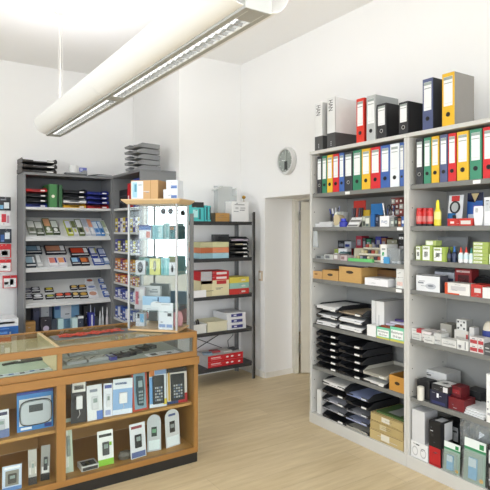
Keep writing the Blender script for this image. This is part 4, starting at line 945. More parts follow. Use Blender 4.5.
for i, (px, pt, c, cap) in enumerate(((91, 305, '9aa6d8', 'e8eaf4'), (95, 307.5, 'c8d4dc', '8a92b8'), (100.5, 311, 'b0b8bc', 'd8dadc'), (103, 307, 'dadee0', 'f2f4f4'), (107.5, 307.5, 'c8c4c8', 'e8e8ea'), (110, 312, 'd8b8a4', 'e8e2dc'))):
    L, w, h = lpl(px-1.3, px+1.3, pt, z, YU+.2 if i < 2 else YU+.06+.03*(i % 2))
    t = thing('spray_bottle', 'cleaning bottle in the lowest visible shelf, %s from the left' % ['first', 'second', 'third', 'fourth', 'fifth', 'sixth'][i], 'bottle', L, 0, 'cleaning bottles in the back unit')
    r = w/2
    MB().lathe([(r*.9, 0), (r, .01), (r, h*.55), (r*.4, h*.72)], c, (0, r, 0), 14).build('body', t)
    MB().lathe([(r*.42, h*.72), (r*.42, h*.84), (r*.2, h)], cap, (0, r, 0), 12).build('spray_head', t)

# ---------------------------------------------------------------- unit 2 (return), faces -X
XU = 2.155; YU2 = 6.195; YN = 5.31
Z2 = [1.905, 1.627, 1.398, 1.182, 1.03, .846, .6, .35, .09]
shelving('display_shelving', 'grey return shelving unit with narrow white shelves in the corner', 'shelving', (XU, YU2, 0), RR, YU2-YN, .425, 2.305, Z2, M('7e7f80', .55), WS, DB, DG, lip=.026)
random.seed(5)
def r2(name, label, cat, a, b, pt, z, d, base, decs=(), xo=.02, **k):
    X = XU+xo; Ya = on_x(a, X)[0]; Yb, dm = on_x(b, X)
    Ya = min(Ya, YU2-.025); Yb = max(Yb, YN+.025)
    return pack(name, label, cat, max(.02, Ya-Yb), d, max(.02, zat(pt, (dm+on_x(a, X)[1])/2)-z), (X, (Ya+Yb)/2, z), RR, base, decs, **k)
r2('lever_file', 'bright red file on the top shelf of the return unit', 'binder', 127.5, 129.6, 183.5, Z2[0], .25, 'c8202a', [('f', .2, .3, .8, .5, 'f0e6e4')])
r2('letter_tray_set', 'black stacked sorter behind the red file', 'tray', 119.5, 127, 190, Z2[0], .25, '1a1b1f', [('f', .05, .3, .95, .36, '4a4a50'), ('f', .05, .64, .95, .7, '4a4a50')])
r2('lever_file', 'tall blue file on the top shelf of the return unit', 'binder', 133.5, 139, 178.5, Z2[0], .25, '2e3c8e', [('f', .2, .5, .8, .9, '5a66b4')])
for k in range(6):
    zz = Z2[k+1]
    cs_ = [['c8b43a', '4a3f8a', 'd8d8dc'], ['4f4f9a', 'cfc94a', '3a3a4a'], ['c87a3a', 'd8a23c', '8a3a5a'], ['d8903c', 'b0444a', 'e0c060'], ['3b4fa8', 'cfd2e4', '3446a0'], ['3f62b4', 'dfe3ee', '2c4c9c']][k]
    ht = min(.17, (Z2[k]-Z2[k+1])*.62)
    px = 115.3; i = 0
    while px < 138.6:
        X = XU+.02; Ya = min(on_x(px, X)[0], YU2-.03); Yb = max(on_x(px+2.2, X)[0], YN+.03)
        if Ya-Yb > .01:
            pack('ink_box', 'small ink box in row %s of the return unit shelves' % ['one', 'two', 'three', 'four', 'five', 'six'][k], 'box', (Ya-Yb)*.95, .09, ht*random.uniform(.85, 1), (X, (Ya+Yb)/2, zz), RR, cs_[i % 3], [('f', .1, .1+.25*j, .9, .25+.25*j, ['e6e6ea', '3a3a78', 'e8e8ec'][(i+j) % 3]) for j in range(3)], group='ink boxes in row %s of the return unit' % ['one', 'two', 'three', 'four', 'five', 'six'][k])
        px += 2.5; i += 1
# grey tray stack on top, rotated
ty, tx = on_x(138, 2.36)[0], 2.36
for i in range(5):
    tray('8c8d8e', .26, .29, (2.135-.006*(i % 2), 5.50+.004*i, 2.3065+i*.062), math.radians(-80+1.0*(i % 3)), 'grey letter tray, %s of five on top of the return unit' % ['bottom', 'fourth from top', 'third from top', 'second from top', 'topmost'][i], 'grey trays on top of the return unit', False)

# ---------------------------------------------------------------- left wall display
xs = on_y(17.0, YB-.001)[0]
t = thing('hook_board', 'white hanging panel with hooks left of the back unit', 'display panel', (0, YB-.016, 0))
MB().box(-.5, 0, 0, xs-.03, .0145, 2.12, M('f1f1ef', .6)).build('board', t)
HK = []
for px in (4,):
    pass
hang = [(0, 10.8, 197, 210.5, '20242c', [('f', .4, .15, .85, .6, 'dfe6ea'), ('f', .05, .1, .35, .4, '7ab4d8'), ('f', .1, .75, .6, .85, '8a9098')], 'black cartridge pack at the top of the hanging column'),
        (0.5, 10.3, 211, 226, 'e2e0e2', [('f', .15, .25, .6, .8, 'd02c3c'), ('f', .65, .2, .9, .7, 'b890a0')], 'white pack with red picture, second from top'),
        (0, 11.5, 229, 243.3, '1d2838', [('f', .45, .3, .85, .75, 'e2e8ee'), ('f', .1, .1, .4, .6, '2f5ea4')], 'navy cartridge pack in the middle of the column'),
        (0, 11.2, 244, 258, 'c8242c', [('f', .05, .05, .9, .6, 'bab6b4'), ('f', .2, .2, .7, .5, '33302f')], 'red pack with black cartridges, fourth from top'),
        (0, 11.2, 259.5, 271.5, 'cf2a30', [('f', .05, .05, .95, .72, 'ececec'), ('f', .3, .3, .6, .5, 'c8c8c8')], 'red and white pack, second from the bottom'),
        (2.8, 17, 275.5, 288, 'c9252e', [('f', .06, .05, .94, .78, 'e9e9e8'), ('f', .5, .25, .75, .7, '1f1f22'), ('f', .1, .3, .4, .5, 'b8b8b8')], 'red and white pack with black cartridge, lowest of column')]
Yh = 6.5
for a, b, pt, pb, c, dc, l in hang:
    xa, da = on_y(a-.6 if a < 1 else a, Yh); xb, db = on_y(b, Yh); d = (da+db)/2; zb = zat(pb, d); h = zat(pt, d)-zb
    pack('hanging_pack', l, 'pack', xb-xa, .02, h, ((xa+xb)/2, Yh, zb), 0, c, dc)
    xm = (xa+xb)/2
    MB().tube([(xm, 0.0, zb+h-.012), (xm, Yh-.05-(YB-.016), zb+h-.012), (xm, Yh-.065-(YB-.016), zb+h+.0)], .003, M('c0c0c0', .3, .8), 6).build('hook', t)
# low cabinet and printer box
o = thing('low_cabinet', 'low white cabinet behind the counter left of back unit', 'cabinet', (.45, 5.95, 0))
MB().box(-.7, .0, .0, .63, .45, .497, M('e4e4e0', .6)).build('casing', o, bevel=.003)
for s in (-1, 1): MB().box(-.69 if s < 0 else -.03, -.018, .03, -.04 if s < 0 else .62, -.001, .48, M('ececea', .5)).build('door', o, bevel=.003)
xa = on_y(18.3, 6.0)[0]
pack('printer_box', 'blue and white printer carton standing on the low cabinet', 'box', .36, .3, .215, (xa-.18, 6.0, .4975), 0, '2f6fc0', [('f', 0, .62, 1, 1, 'e6ebf0'), ('f', .45, .75, .9, .85, '6a88b4'), ('f', .55, .2, .8, .35, 'cfe0f4'), ('f', .3, .4, .45, .55, 'd0e2f6')], top='e9ecef')
pack('ink_box', 'small deep blue carton in front of the printer carton', 'box', .2, .06, .12, (xa-.2, 5.92, .4975), 0, '2459a8', [('f', .1, .6, .9, .8, '5d92d8')], top='4a86cc')

# ================================================================ METAL RACK
YM = 4.81; XM0 = on_y(190.6, YM)[0]+.005; XM1 = 3.305; DM = .37
t = thing('metal_rack', 'dark metal shelf rack with five shelves between glass tower and doorway', 'rack', (XM0, YM, 0))
Wm = XM1-XM0; bk = M('3a3a3b', .45, .2); gm2 = M('8e8f8f', .4, .4)
for (x, y, m, zz) in ((0, 0, gm2, 1.82), (Wm-.004, 0, M('1e1e20', .5), 1.85), (0, DM, gm2, 1.82), (Wm-.06, DM, gm2, 1.82)):
    mb = MB()
    if y == 0 and x > 0: mb.box(Wm-.003, -.002, 0, Wm, .035, zz, m).box(Wm-.024, -.003, 0, Wm-.003, .0, 1.85, m).box(Wm-.042, -.002, 0, Wm-.0245, .0, 1.84, gm2)
    elif y == 0: mb.box(0, -.002, 0, .03, 0, zz, m).box(0, 0, 0, .002, .035, zz, m)
    elif x == 0: mb.box(0, DM, 0, .03, DM+.002, zz, m).box(0, DM-.035, 0, .002, DM, zz, m)
    else: mb.box(Wm-.035, DM, 0, Wm-.003, DM+.002, zz, m).box(Wm-.003, DM-.035, 0, Wm, DM, zz, m)
    mb.build('post', t)
ZM = [1.741, 1.347, .947, .567, .185]
for zz in ZM:
    MB().box(.002, .0, zz-.006, Wm-.004, DM-.001, zz, bk).box(.002, 0.0, zz-.036, Wm-.043, .0015, zz-.006, bk).box(.002, DM-.003, zz-.036, Wm-.004, DM-.001, zz-.006, bk).build('shelf', t)
MB().tube([(.03, DM+.004, .22), (Wm-.04, DM+.004, .54)], .0045, bk, 6).build('brace', t)
MB().tube([(.03, DM+.008, .54), (Wm-.04, DM+.008, .22)], .0045, bk, 6).build('brace', t)
def mp(name, label, cat, a, b, pt, i, d, base, decs=(), yo=.02, **k):
    loc, w, h = lpl(a, b, pt, ZM[i], YM+yo)
    return pack(name, label, cat, w, d, h, (loc[0], loc[1], ZM[i]+.0005), 0, base, decs, **k)
# top
mp('toner_box', 'large teal carton with black top on the metal rack', 'box', 191.8, 203.7, 202.2, 0, .25, '4fc0c0', [('f', 0, .72, 1, 1, '25282a'), ('f', .1, .2, .5, .6, 'b9e8e8'), ('f', .6, .1, .75, .65, '2a6a70')])
mp('toner_box', 'slim teal carton, left of two slim ones on the rack', 'box', 204.6, 207.4, 205.4, 0, .22, '46b4b8', [('f', .6, .1, 1, .9, '2b4a50')])
mp('toner_box', 'slim teal carton, right of two beside the cardboard box', 'box', 207.8, 210.8, 205.8, 0, .22, '55c2c4', [('f', .6, .1, 1, .9, '28454c')])
mp('cardboard_box', 'small brown cardboard box on the metal rack top', 'box', 215.5, 229.5, 213, 0, .18, 'b58a4e', [('f', .0, .46, 1, .5, '9a743e')], side='84693c')
mp('small_box', 'small dark brown box between teal cartons and cardboard', 'box', 211.4, 215, 213.2, 0, .1, '4a4436')
mp('sign_box', 'white box with grey printed lines on the rack top', 'box', 232, 248.6, 201.6, 0, .14, 'ebebea', [('f', .15, .82, .75, .86, '8c8c8c'), ('f', .2, .62, .38, .72, 'c4c4c4'), ('f', .5, .62, .8, .72, 'c8c8c8')], yo=.03)
# clear document holder stack leaning
L, w, h = lpl(215, 236, 186, ZM[0], YM+.2)
t2 = thing('brochure_holder', 'tall translucent white brochure holder on the rack top', 'holder', (L[0], L[1], ZM[0]+.0005))
PH = glassmat('milky_plastic', (.95, .95, .93), 1.0, .5)
MB().box(-w/2+.02, .06, 0, w/2-.01, .063, h, PH).box(-w/2+.02, -.03, 0, -w/2+.023, .06, h*.95, PH).box(w/2-.013, -.03, 0, w/2-.01, .06, h*.95, PH).box(-w/2+.023, -.03, 0, w/2-.013, -.027, h*.72, PH).build('holder_body', t2)
MB().hexa([(-w/2-.01, -.03, h*.86), (-w/2+.08, -.03, h*.98), (-w/2+.08, .06, h*.98), (-w/2-.01, .06, h*.86), (-w/2-.01, -.03, h*.88), (-w/2+.08, -.03, h), (-w/2+.08, .06, h), (-w/2-.01, .06, h*.88)], M('c9cbc8', .4)).build('flap', t2)
x_, d_ = on_y(243.8, YM+.12)
tk = thing('desk_bell', 'small brass knob ornament atop the white sign box', 'ornament', (x_, YM+.12, zat(201.6, on_y(240, YM+.03)[1])+.001))
MB().lathe([(.02, 0), (.02, .004), (.006, .012), (.006, .035)], M('b9b4a2', .4), seg=16).build('foot', tk); MB().lathe([(.006, .035), (.018, .042), (.022, .055), (.018, .068), (.005, .075)], M('a8812e', .35, .6), seg=16).build('knob', tk)
# shelf 2
L, w, h = lpl(200.5, 228.8, 242, ZM[1], YM+.03)
hs = h/3
for i, (c, l) in enumerate((('a5cdd8', 'light blue paper box, bottom of three on the metal rack'), ('dc8a62', 'orange paper box, middle of three on the metal rack'), ('cbca9c', 'pale olive paper box, top of three on the metal rack'))):
    pack('paper_box', l, 'box', w, .26, hs-.002, (L[0], L[1], ZM[1]+.0005+hs*i), 0, c, [('f', .0, .0, .42, 1, 'b9b48e' if i == 2 else ('b8663e' if i == 1 else '8fb0b8'))])
mp('letter_box', 'charcoal flat box behind the pale olive paper box', 'box', 215, 229, 234.5, 1, .08, '4a4b4d', yo=.28)
L, w, h = lpl(229.6, 248.8, 236, ZM[1], YM+.02)
stack([BKT]*5, w, .3, (L[0], L[1], ZM[1]+.0005), 0, 'black stack on the metal rack', pitch=.044, papers={1: (.01, 'd0ccc0'), 3: (.012, 'd6cfae'), 4: (.02, 'c2b6c4')})
# shelf 3
L, w, h = lpl(201, 229, 280.5, ZM[2], YM+.03)
pack('carton', 'cream carton beneath the red and white cartons', 'box', w, .25, h, (L[0], L[1], ZM[2]+.0005), 0, 'e0d6ae', [('f', .55, .75, .9, .98, 'b83438'), ('f', 0, .0, .38, 1, 'cfc39a'), ('f', 0, .8, .4, 1, '8c2a30')])
for i in range(2):
    pack('carton', 'red and white carton, %s of two on the cream carton' % ['lower', 'upper'][i], 'box', w, .24, .048, (L[0]+.002*i, L[1]+.005, ZM[2]+h+.0015+.049*i), 0, 'c6282e', [('f', .55, .25, .92, .75, 'e6d8d6'), ('f', 0, 0, .38, 1, 'b8b6b8'), ('f', .38, 0, .42, 1, '8c1c22')])
L, w, h = lpl(230, 249, 277, ZM[2], YM+.02)
for i, (c, l) in enumerate((('cc3a34', 'red box, bottom of the three coloured ones'), ('9ec8bc', 'pale teal box, middle of the three coloured ones'), ('e0cf58', 'yellow box, top of the three coloured ones'))):
    pack('paper_box', l, 'box', w, .22, h/3-.002, (L[0], L[1], ZM[2]+.0005+h/3*i), 0, c, [('f', .6, .3, .8, .6, 'e8e4da')])
mp('small_box', 'small white box at the left end, third rack shelf', 'box', 193.6, 206.2, 290.6, 2, .028, 'e9e9ea', yo=.0)
# shelf 4
L, w, h = lpl(227.5, 246, 312.5, ZM[3], YM+.02)
for i in range(3):
    pack('copy_paper_box', 'white box with dark blue label, %s of three' % ['bottom', 'middle', 'top'][i], 'box', w, .3, h/3-.0015, (L[0]-.003*i, L[1], ZM[3]+.0005+h/3*i), 0, 'e4e4e6', [('f', .22, .25, .82, .8, '3c3f80'), ('f', .35, .4, .5, .65, 'd8d8e8', '', 1)])
def openbin(a, b, pt, i, d, col, label, yo=.02):
    L, w, h = lpl(a, b, pt, ZM[i], YM+yo)
    t = thing('storage_bin', label, 'bin', (L[0], L[1], ZM[i]+.0005)); c = M(col, .5); k = .004
    MB().box(-w/2, 0, 0, w/2, k, h, c).box(-w/2, d, 0, w/2, d+k, h, c).box(-w/2, k, 0, -w/2+k, d, h, c).box(w/2-k, k, 0, w/2, d, h, c).box(-w/2+k, k, 0, w/2-k, d, k, c).build('bin_body', t, bevel=.001)
    MB().box(-w/2-.004, -.004, h-.014, w/2+.004, -.0005, h, c).build('rim', t)
    return L, w, h
openbin(207.5, 227, 321.5, 3, .26, 'd8d2b6', 'cream open storage bin on the fourth rack shelf')
L, w, h = openbin(193, 206.5, 324.5, 3, .24, 'deded8', 'white open bin at the left of the fourth rack shelf')
for i in range(4):
    o = MB().tube([(-.03+.02*i, .05, .01), (.0+.02*i, .16, .075+.01*i)], .009, ['26262a', '8a8a90', '3a3230', '1c1c20'][i], 8).build('cable_end'); o.location = (L[0], L[1], ZM[3]+.012)
    tag(o, 'dark tool sticking out of the white open bin', 'tool', 'tools in the white open bin')
# shelf 5
L, w, h = lpl(208, 243, 353.8, ZM[4], YM+.03)
wf = w
for i in range(2):
    pack('paper_carton', 'red carton with white marks, %s of two on the lowest rack shelf' % ['lower', 'upper'][i], 'box', wf, .28, h/2-.002, (L[0], L[1], ZM[4]+.0005+h/2*i), 0, 'c41e26', [('f', .08, .55, .35, .7, 'e8c8c8'), ('f', .08, .3, .38, .42, 'd88a8a'), ('f', .5, .35, .58, .65, 'f2e8e8', 'o'), ('f', .64, .35, .72, .65, 'f2e8e8', 'o'), ('f', .85, .3, .92, .6, 'f2e8e8', 'o'), ('l', 0, 0, 1, 1, 'c4c0c0')], top='cfcac6')
for i, c in enumerate(('8aa0b4', 'b8434a', 'd8d4cc', '4a4a50')):
    o = MB().box(-.05, 0, 0, .05, .09, .016, c).build('packet'); o.location = (L[0]-.19+.128*i, L[1]+.05+.05*(i % 2), ZM[4]+h+.001); o.rotation_euler = (0, 0, .2*i-.3)
    tag(o, '%s packet lying on the red cartons of the rack' % ['grey-blue', 'red', 'off-white', 'black'][i], 'packet')
# loose cable
o = MB().tube([(XM1-.03, YM+.39, .52), (XM1-.05, YM+.385, .42), (XM1-.11, YM+.4, .36), (XM1-.10, YM+.4, .28), (XM1-.16, YM+.4, .25)], .004, '2c2c2e', 6).build('cable'); tag(o, 'thin black cable dangling behind the rack', 'cable')
# ================================================================ DISPLAY COUNTER
YC = 3.30; CXR = 1.775; CXL = -.14; CD = .62; XMID = .80
WD = M('966a33', .42, 0, .25, 'wood', 3); WDV = M('966c36', .42, 0, .22, 'woodz', 3); WDI = M('b5884c', .6, 0, .08, 'wood', 3); BKP = M('17140f', .6)
ct = thing('display_counter', 'oak and glass shop counter filled with packaged electronics', 'counter', (0, YC, 0))
def cbx(name, *a, m=WD, bev=.002): return MB().box(*a, m).build(name, ct, bevel=bev)
cbx('plinth', CXL+.02, .006, 0, CXR-.002, CD-.02, .07, m=BKP)
cbx('bottom_rail', CXL, 0, .07, CXR, .03, .108)
cbx('bottom_board', CXL+.02, .03, .07, CXR-.022, CD-.01, .106, m=WDI)
cbx('back_panel', CXL+.02, CD-.012, .108, CXR-.022, CD, .70, m=WDI)
cbx('side_panel', CXR-.022, .03, .07, CXR, CD, .70, m=WDV); cbx('side_panel', CXL, .03, .07, CXL+.02, CD, .70, m=WDV)
cbx('corner_stile', CXR-.03, -.002, .108, CXR, .028, .70, m=WDV); cbx('corner_stile', CXL, -.002, .108, CXL+.03, .028, .70, m=WDV)
cbx('centre_stile', XMID, -.002, .108, XMID+.055, .028, .70, m=WDV)
cbx('partition', XMID+.018, .03, .108, XMID+.036, CD-.013, .70, m=WDI)
for a, b in ((CXL+.02, XMID+.018), (XMID+.036, CXR-.022)):
    cbx('middle_shelf', a, .05, .395, b, CD-.013, .415, m=WDI)
cbx('deck', CXL, .0, .70, CXR, CD, .715, m=WDI)
cbx('ledge_rail', CXL-.004, -.012, .700, CXR+.006, .024, .752)
cbx('upper_rail', CXL, .003, .7525, CXR-.006, .024, .79)
cbx('front_top_rail', CXL, .003, .888, CXR-.006, .026, .93); cbx('rear_top_rail', CXL, CD-.03, .888, CXR-.006, CD-.004, .93)
cbx('end_rail', CXR-.032, .026, .90, CXR-.006, CD-.03, .93)
for x in (CXL, CXR-.034): cbx('upper_post', x, .003, .79, x+.028, .026, .888, m=WDV)
cbx('upper_post', XMID+.005, .003, .79, XMID+.035, .026, .888, m=WDV)
cbx('upper_partition', XMID+.012, .027, .716, XMID+.028, CD-.032, .888, m=M('d8c49a', .5)); cbx('top_divider', XMID+.008, .0265, .889, XMID+.032, CD-.015, .9265, m=M('cdb88c', .5))
cbx('upper_back', CXL, CD-.03, .716, CXR-.006, CD-.012, .888, m=M('c8b48c', .5))
cbx('felt_liner', CXL+.03, .03, .7165, XMID+.01, CD-.034, .765, m=M('a9b8a6', .9), bev=0); cbx('felt_liner', XMID+.03, .03, .7165, CXR-.035, CD-.034, .765, m=M('a4a9a4', .9), bev=0)
GC = glassmat('counter_glass', (.96, .98, .97), .9)
for a, b in ((CXL+.03, XMID), (XMID+.056, CXR-.031)):
    MB().box(a, .012, .109, b, .016, .699, GC).build('glass_front', ct)
for a, b in ((CXL+.029, XMID+.004), (XMID+.036, CXR-.035)): MB().box(a, .012, .791, b, .016, .887, GC).build('glass_strip', ct)
for a, b in ((CXL+.005, XMID+.007), (XMID+.033, CXR-.033)): MB().box(a, .027, .9205, b, CD-.015, .926, glassmat('counter_top_glass', (.95, .98, .97), 1.0)).build('glass_top', ct)
MB().box(CXR-.012, .03, .72, CXR-.008, CD-.015, .899, GC).build('glass_end', ct)

# blister packs in the counter
def cp(label, a, b, pt, z, yo, kind, c, dc, tilt=.1, name='blister_pack', d=None):
    Y = YC+yo; L, w, h = lpl(a, b, pt, z, Y)
    rl = random.uniform(-.035, .035)
    t = thing(name, label, 'pack', (L[0], L[1], L[2]+abs(rl)*w/2), random.uniform(-.08, .08), None, tilt); t.rotation_euler[1] = rl
    e = .0015
    cd = MB()
    if kind == 'arch':
        cd.prism([(-w/2, 0), (w/2, 0), (w/2, h*.8)]+[(w/2*math.cos(q*PI/8), h*.8+h*.2*math.sin(q*PI/8)) for q in range(1, 8)]+[(-w/2, h*.8)], 0, .003, c)
    else: cd.box(-w/2, 0, 0, w/2, .003, h, c)
    for q in dc: decal(cd, w, .003, h, ('f',)+q)
    cd.build('backing_card', t)
    if kind == 'calc':
        MB().box(-w*.33, -.016, h*.09, w*.33, -.0022, h*.84, '22282c').build('calculator_body', t, bevel=.003)
        MB().box(-w*.22, -.0155, h*.60, w*.22, -.0145, h*.74, '8fa09a').build('display', t)
        kb = MB()
        for i in range(4):
            for j in range(5): kb.box(-w*.22+i*w*.115, -.0165, h*.17+j*h*.08, -w*.22+i*w*.115+w*.08, -.0145, h*.17+j*h*.08+h*.05, 'a8aeb0' if (i+j) % 3 else '5a6e88')
        kb.build('keypad', t)
    elif kind == 'phone':
        MB().prism([(-w*.2, h*.15), (w*.16, h*.12), (w*.26, h*.5), (w*.2, h*.86), (-w*.22, h*.88), (-w*.28, h*.5)], -.016, -.0022, '2e4650').build('handset', t, bevel=.004)
        MB().box(-w*.14, -.0175, h*.6, w*.12, -.0165, h*.76, '93a8ac').build('display', t)
        kb = MB()
        for i in range(3):
            for j in range(4): kb.box(-w*.14+i*w*.1, -.0185, h*.2+j*h*.085, -w*.14+i*w*.1+w*.07, -.0165, h*.2+j*h*.085+h*.05, '8ea0a4')
        kb.build('keypad', t)
    elif kind == 'charger':
        MB().box(-w*.2, -.02, h*.32, w*.2, -.0022, h*.62, d or 'e8e8ea').build('charger', t, bevel=.004)
        MB().tube([(0, -.01, h*.3), (w*.05, -.01, h*.2), (-w*.1, -.01, h*.12)], .002, d or 'd0d0d4', 6).build('cord', t)
    elif kind == 'radio':
        MB().prism([(w*.42*math.copysign(abs(math.cos(q*PI/12))**.5, math.cos(q*PI/12)), h*.47+h*.3*math.copysign(abs(math.sin(q*PI/12))**.5, math.sin(q*PI/12))) for q in range(24)], -.03, -.0022, 'b4bcc2').build('radio_body', t, bevel=.006)
        MB().box(-w*.2, -.032, h*.5, w*.18, -.0305, h*.68, '3e4448').build('display', t)
        MB().tube([(w*.44*math.copysign(abs(math.cos(q*PI/12))**.5, math.cos(q*PI/12)), -.02, h*.47+h*.32*math.copysign(abs(math.sin(q*PI/12))**.5, math.sin(q*PI/12))) for q in range(25)], .003, '2a3034', 6).build('trim', t)
    elif kind == 'gadget':
        MB().box(-w*.22, -.012, h*.3, w*.22, -.0022, h*.68, d or '23262a').build('gadget', t, bevel=.004)
        MB().box(-w*.13, -.0135, h*.5, w*.13, -.0125, h*.62, '8a9a96').build('display', t)
    return t
z = .4155
cp('black and white charger pack nearest the centre stile', 71, 86.5, 380, z, .085, 'charger', '2a2b2e', [(.08, .7, .92, .93, 'e6e4de'), (.2, .76, .8, .86, '3a3a3c')], tilt=.08)
cp('white pack with faint plug outline beside the black charger pack', 87.5, 103, 386, z, .075, 'gadget', 'e4e6e8', [(.2, .8, .7, .88, '8a92a0'), (.6, .0, 1, .25, '5a7cc0')], tilt=.15, d='d2d4d8')
cp('narrow white pack before the big blue and white one', 103.6, 112.3, 384, z, .09, 'gadget', 'e6e8ee', [(.1, .85, .9, .95, '5560a0'), (.2, .05, .8, .2, '9aa6d0')], tilt=.08, d='d8dadf')
cp('light blue pack with white plug, left of the telephone pack', 112.8, 132, 379.5, z, .08, 'charger', '8fb2da', [(0, .72, 1, 1, 'e6ecf2'), (.1, .84, .7, .9, '5a7ab0'), (0, 0, 1, .14, 'dfe8f2')], tilt=.06)
cp('red edged pack with dark green cordless telephone', 133, 148.5, 371.5, z, .08, 'phone', 'b8452c', [(.12, .05, .88, .95, '7da0b0'), (0, .93, 1, 1, '191a1c')], tilt=.1)
cp('blue and orange topped pack with grey calculator', 149.8, 166.6, 370.3, z, .08, 'calc', 'dfe6ee', [(0, .82, .3, 1, 'd8803c'), (.32, .86, 1, 1, '7c98c0'), (0, .1, .2, .8, '6fa4d6'), (.8, .05, 1, .2, 'e0c83c')], tilt=.12)
cp('black topped pack with dark scientific calculator and red corner', 167.3, 187.5, 369.0, z, .08, 'calc', 'e4ddd4', [(0, .88, 1, 1, '17181a'), (.55, .0, 1, .26, 'b8282c'), (.05, .1, .15, .9, 'c8a24a'), (.0, 0, .55, .08, '2a3c6c')], tilt=.12)
z = .1065
cp('pale green pack leaning by the centre stile', 65.2, 73.5, 420, z, .10, 'gadget', 'c8d4c0', [(.1, .1, .5, .9, 'e8ece4')], tilt=.12, d='9aa49a')
L = on_z(87, 466, z)
pack('flat_pack', 'low black and white pack lying near the stile', 'pack', .11, .1, .03, (L[0], YC+.06, z), 0, 'd6d6d4', [('f', .05, .1, .95, .8, '3c3c3c'), ('t', .1, .1, .9, .8, '4a4c4a'), ('t', .35, .2, .55, .7, 'a89a6c')])
cp('white and lime box with tilted dark charger picture', 98.5, 113.8, 431, z, .07, 'gadget', 'eceeec', [(0, 0, 1, .18, '8cc63c'), (.1, .82, .9, .9, '3a3c3a'), (.75, .55, .9, .65, '8cc63c')], tilt=.05, d='4a4e50')
o = MB().lathe([(.02, 0), (.046, .006), (.05, .03), (.036, .05), (.01, .056)], M('5d5850', .25), seg=14, sy=.7).build('foil_bag'); o.location = (on_y(125, YC+.1)[0], YC+.1, z); tag(o, 'dark crumpled bag on the counter floor', 'bag')
cp('white pack with black camera gadget', 131, 146.5, 424, z, .06, 'gadget', 'dfe2e6', [(.1, .85, .8, .93, '8a3a44'), (.05, .02, .95, .18, '5a6a9a')], tilt=.08)
cp('arched pack with small dark handset', 147.5, 161, 416, z, .10, 'arch', 'c2c8cc', [(.1, .04, .9, .3, 'e0ecee'), (.3, .4, .7, .66, '2c3e38'), (.35, .5, .65, .6, '6aa07c', '', 3)], tilt=.12)
cp('tall arched pack with dark remote near the right corner', 166, 180.5, 409.5, z, .10, 'arch', 'd0d2d4', [(.08, .03, .92, .28, 'e6eef2'), (.3, .38, .68, .68, '26282a'), (.35, .5, .63, .6, '889090', '', 3), (.25, .82, .75, .88, '4a5a8a')], tilt=.04)
z = .4155
cp('blue and white pack with silver personal stereo', 17, 53.3, 391, z, .12, 'radio', '3f86c8', [(.06, .14, .94, .82, 'dfe6ea'), (.1, .04, .4, .1, 'e8f0f8'), (.0, .93, 1, 1, '223a8c'), (.75, .03, .95, .12, '1c3a8c')], tilt=.04)
cp('white and navy pack at the left picture edge', -6, 9.5, 410.5, z, .09, 'gadget', 'dfe2e8', [(0, .0, 1, .3, '6a7aa4'), (.1, .8, .9, .92, '3a3e5a')], tilt=.04, d='b8bcc4')
z = .1065
cp('blue and white pack with dark keypad at lower left corner', 2, 21.5, 466, z, .05, 'gadget', 'c4d2e4', [(0, .0, 1, .15, '5a86c0'), (.15, .2, .85, .8, '8b8a82'), (.1, .86, .9, .95, 'eef0f4')], tilt=.05, d='4c4a46')
cp('slim clear pack on the counter floor, left of two', 28.5, 37, 450, z, .06, 'gadget', 'b4b2ac', [(0, 0, 1, .22, '2b2b2e'), (.1, .3, .9, .5, 'e0dfda')], tilt=.04, d='c2c0b8')
cp('slim pack with black foot, right of two', 40.5, 49.5, 446, z, .075, 'gadget', '9c9c98', [(0, 0, 1, .2, '202022'), (.1, .22, .9, .4, 'e6e6e4')], tilt=.04, d='3a3c40')
# items on the deck under glass
z = .7655
def dk(name, label, cat, px, py, w, d, h, base, decs=(), rz=0, Y=None):
    X, Y_, _ = on_z(px, py, z)
    return pack(name, label, cat, w, d, h, (X, Y_, z), rz, base, decs)
for i, (px, py) in enumerate(((4, 377), (15, 375.5), (26, 374), (36, 372), (46, 370.5))):
    dk('phone_card', 'small white and blue phone card, %s from left in the counter front' % ['first', 'second', 'third', 'fourth', 'fifth'][i], 'card', px, py, .075, .05, .004, 'd8dde0', [('t', .1, .2, .5, .8, '3a6aa4' if i % 2 else '2a2c30'), ('t', .55, .3, .9, .7, 'b4c0c8')], .1)
dk('wallet_case', 'dark grey flat case under the left glass', 'case', 34, 361.5, .14, .07, .012, '3a3c3f', [('t', .05, .1, .95, .9, '484a4d')], .05)
dk('folding_tool', 'black folding tool on the green felt', 'tool', 11, 364.5, .1, .02, .012, '22261f', rz=.25); dk('folding_tool', 'dark green pen tool beside the folding tool', 'tool', 19, 363.5, .06, .014, .012, '2f3a30', rz=-.3)
dk('white_card', 'white card behind the tools on the green felt', 'card', 24, 362, .08, .06, .003, 'e2e4e0')
def drawset(px, py, w, d, rz, label):
    X, Y_, _ = on_z(px, py, z)
    t = thing('drawing_set', label, 'case', (X, Y_, z), rz)
    MB().box(-w/2, 0, 0, w/2, d, .018, M('b2b4b2', .4, .1)).box(-w/2+.01, .01, .0145, w/2-.01, d-.01, .016, M('c0c2c0', .3, .3)).build('case', t, bevel=.002)
    MB().tube([(-w*.4, d*.3, .02), (-w*.1, d*.6, .022), (w*.2, d*.4, .02), (w*.4, d*.7, .02)], .003, M('d0d0d0', .2, .9), 6).build('compass', t)
drawset(77, 364, .13, .1, .04, 'silver instrument case, left of two under glass'); drawset(100, 361, .15, .1, .03, 'silver instrument case, right of two under glass')
drawset(84, 355, .2, .08, -.05, 'silver instrument case behind the other two')
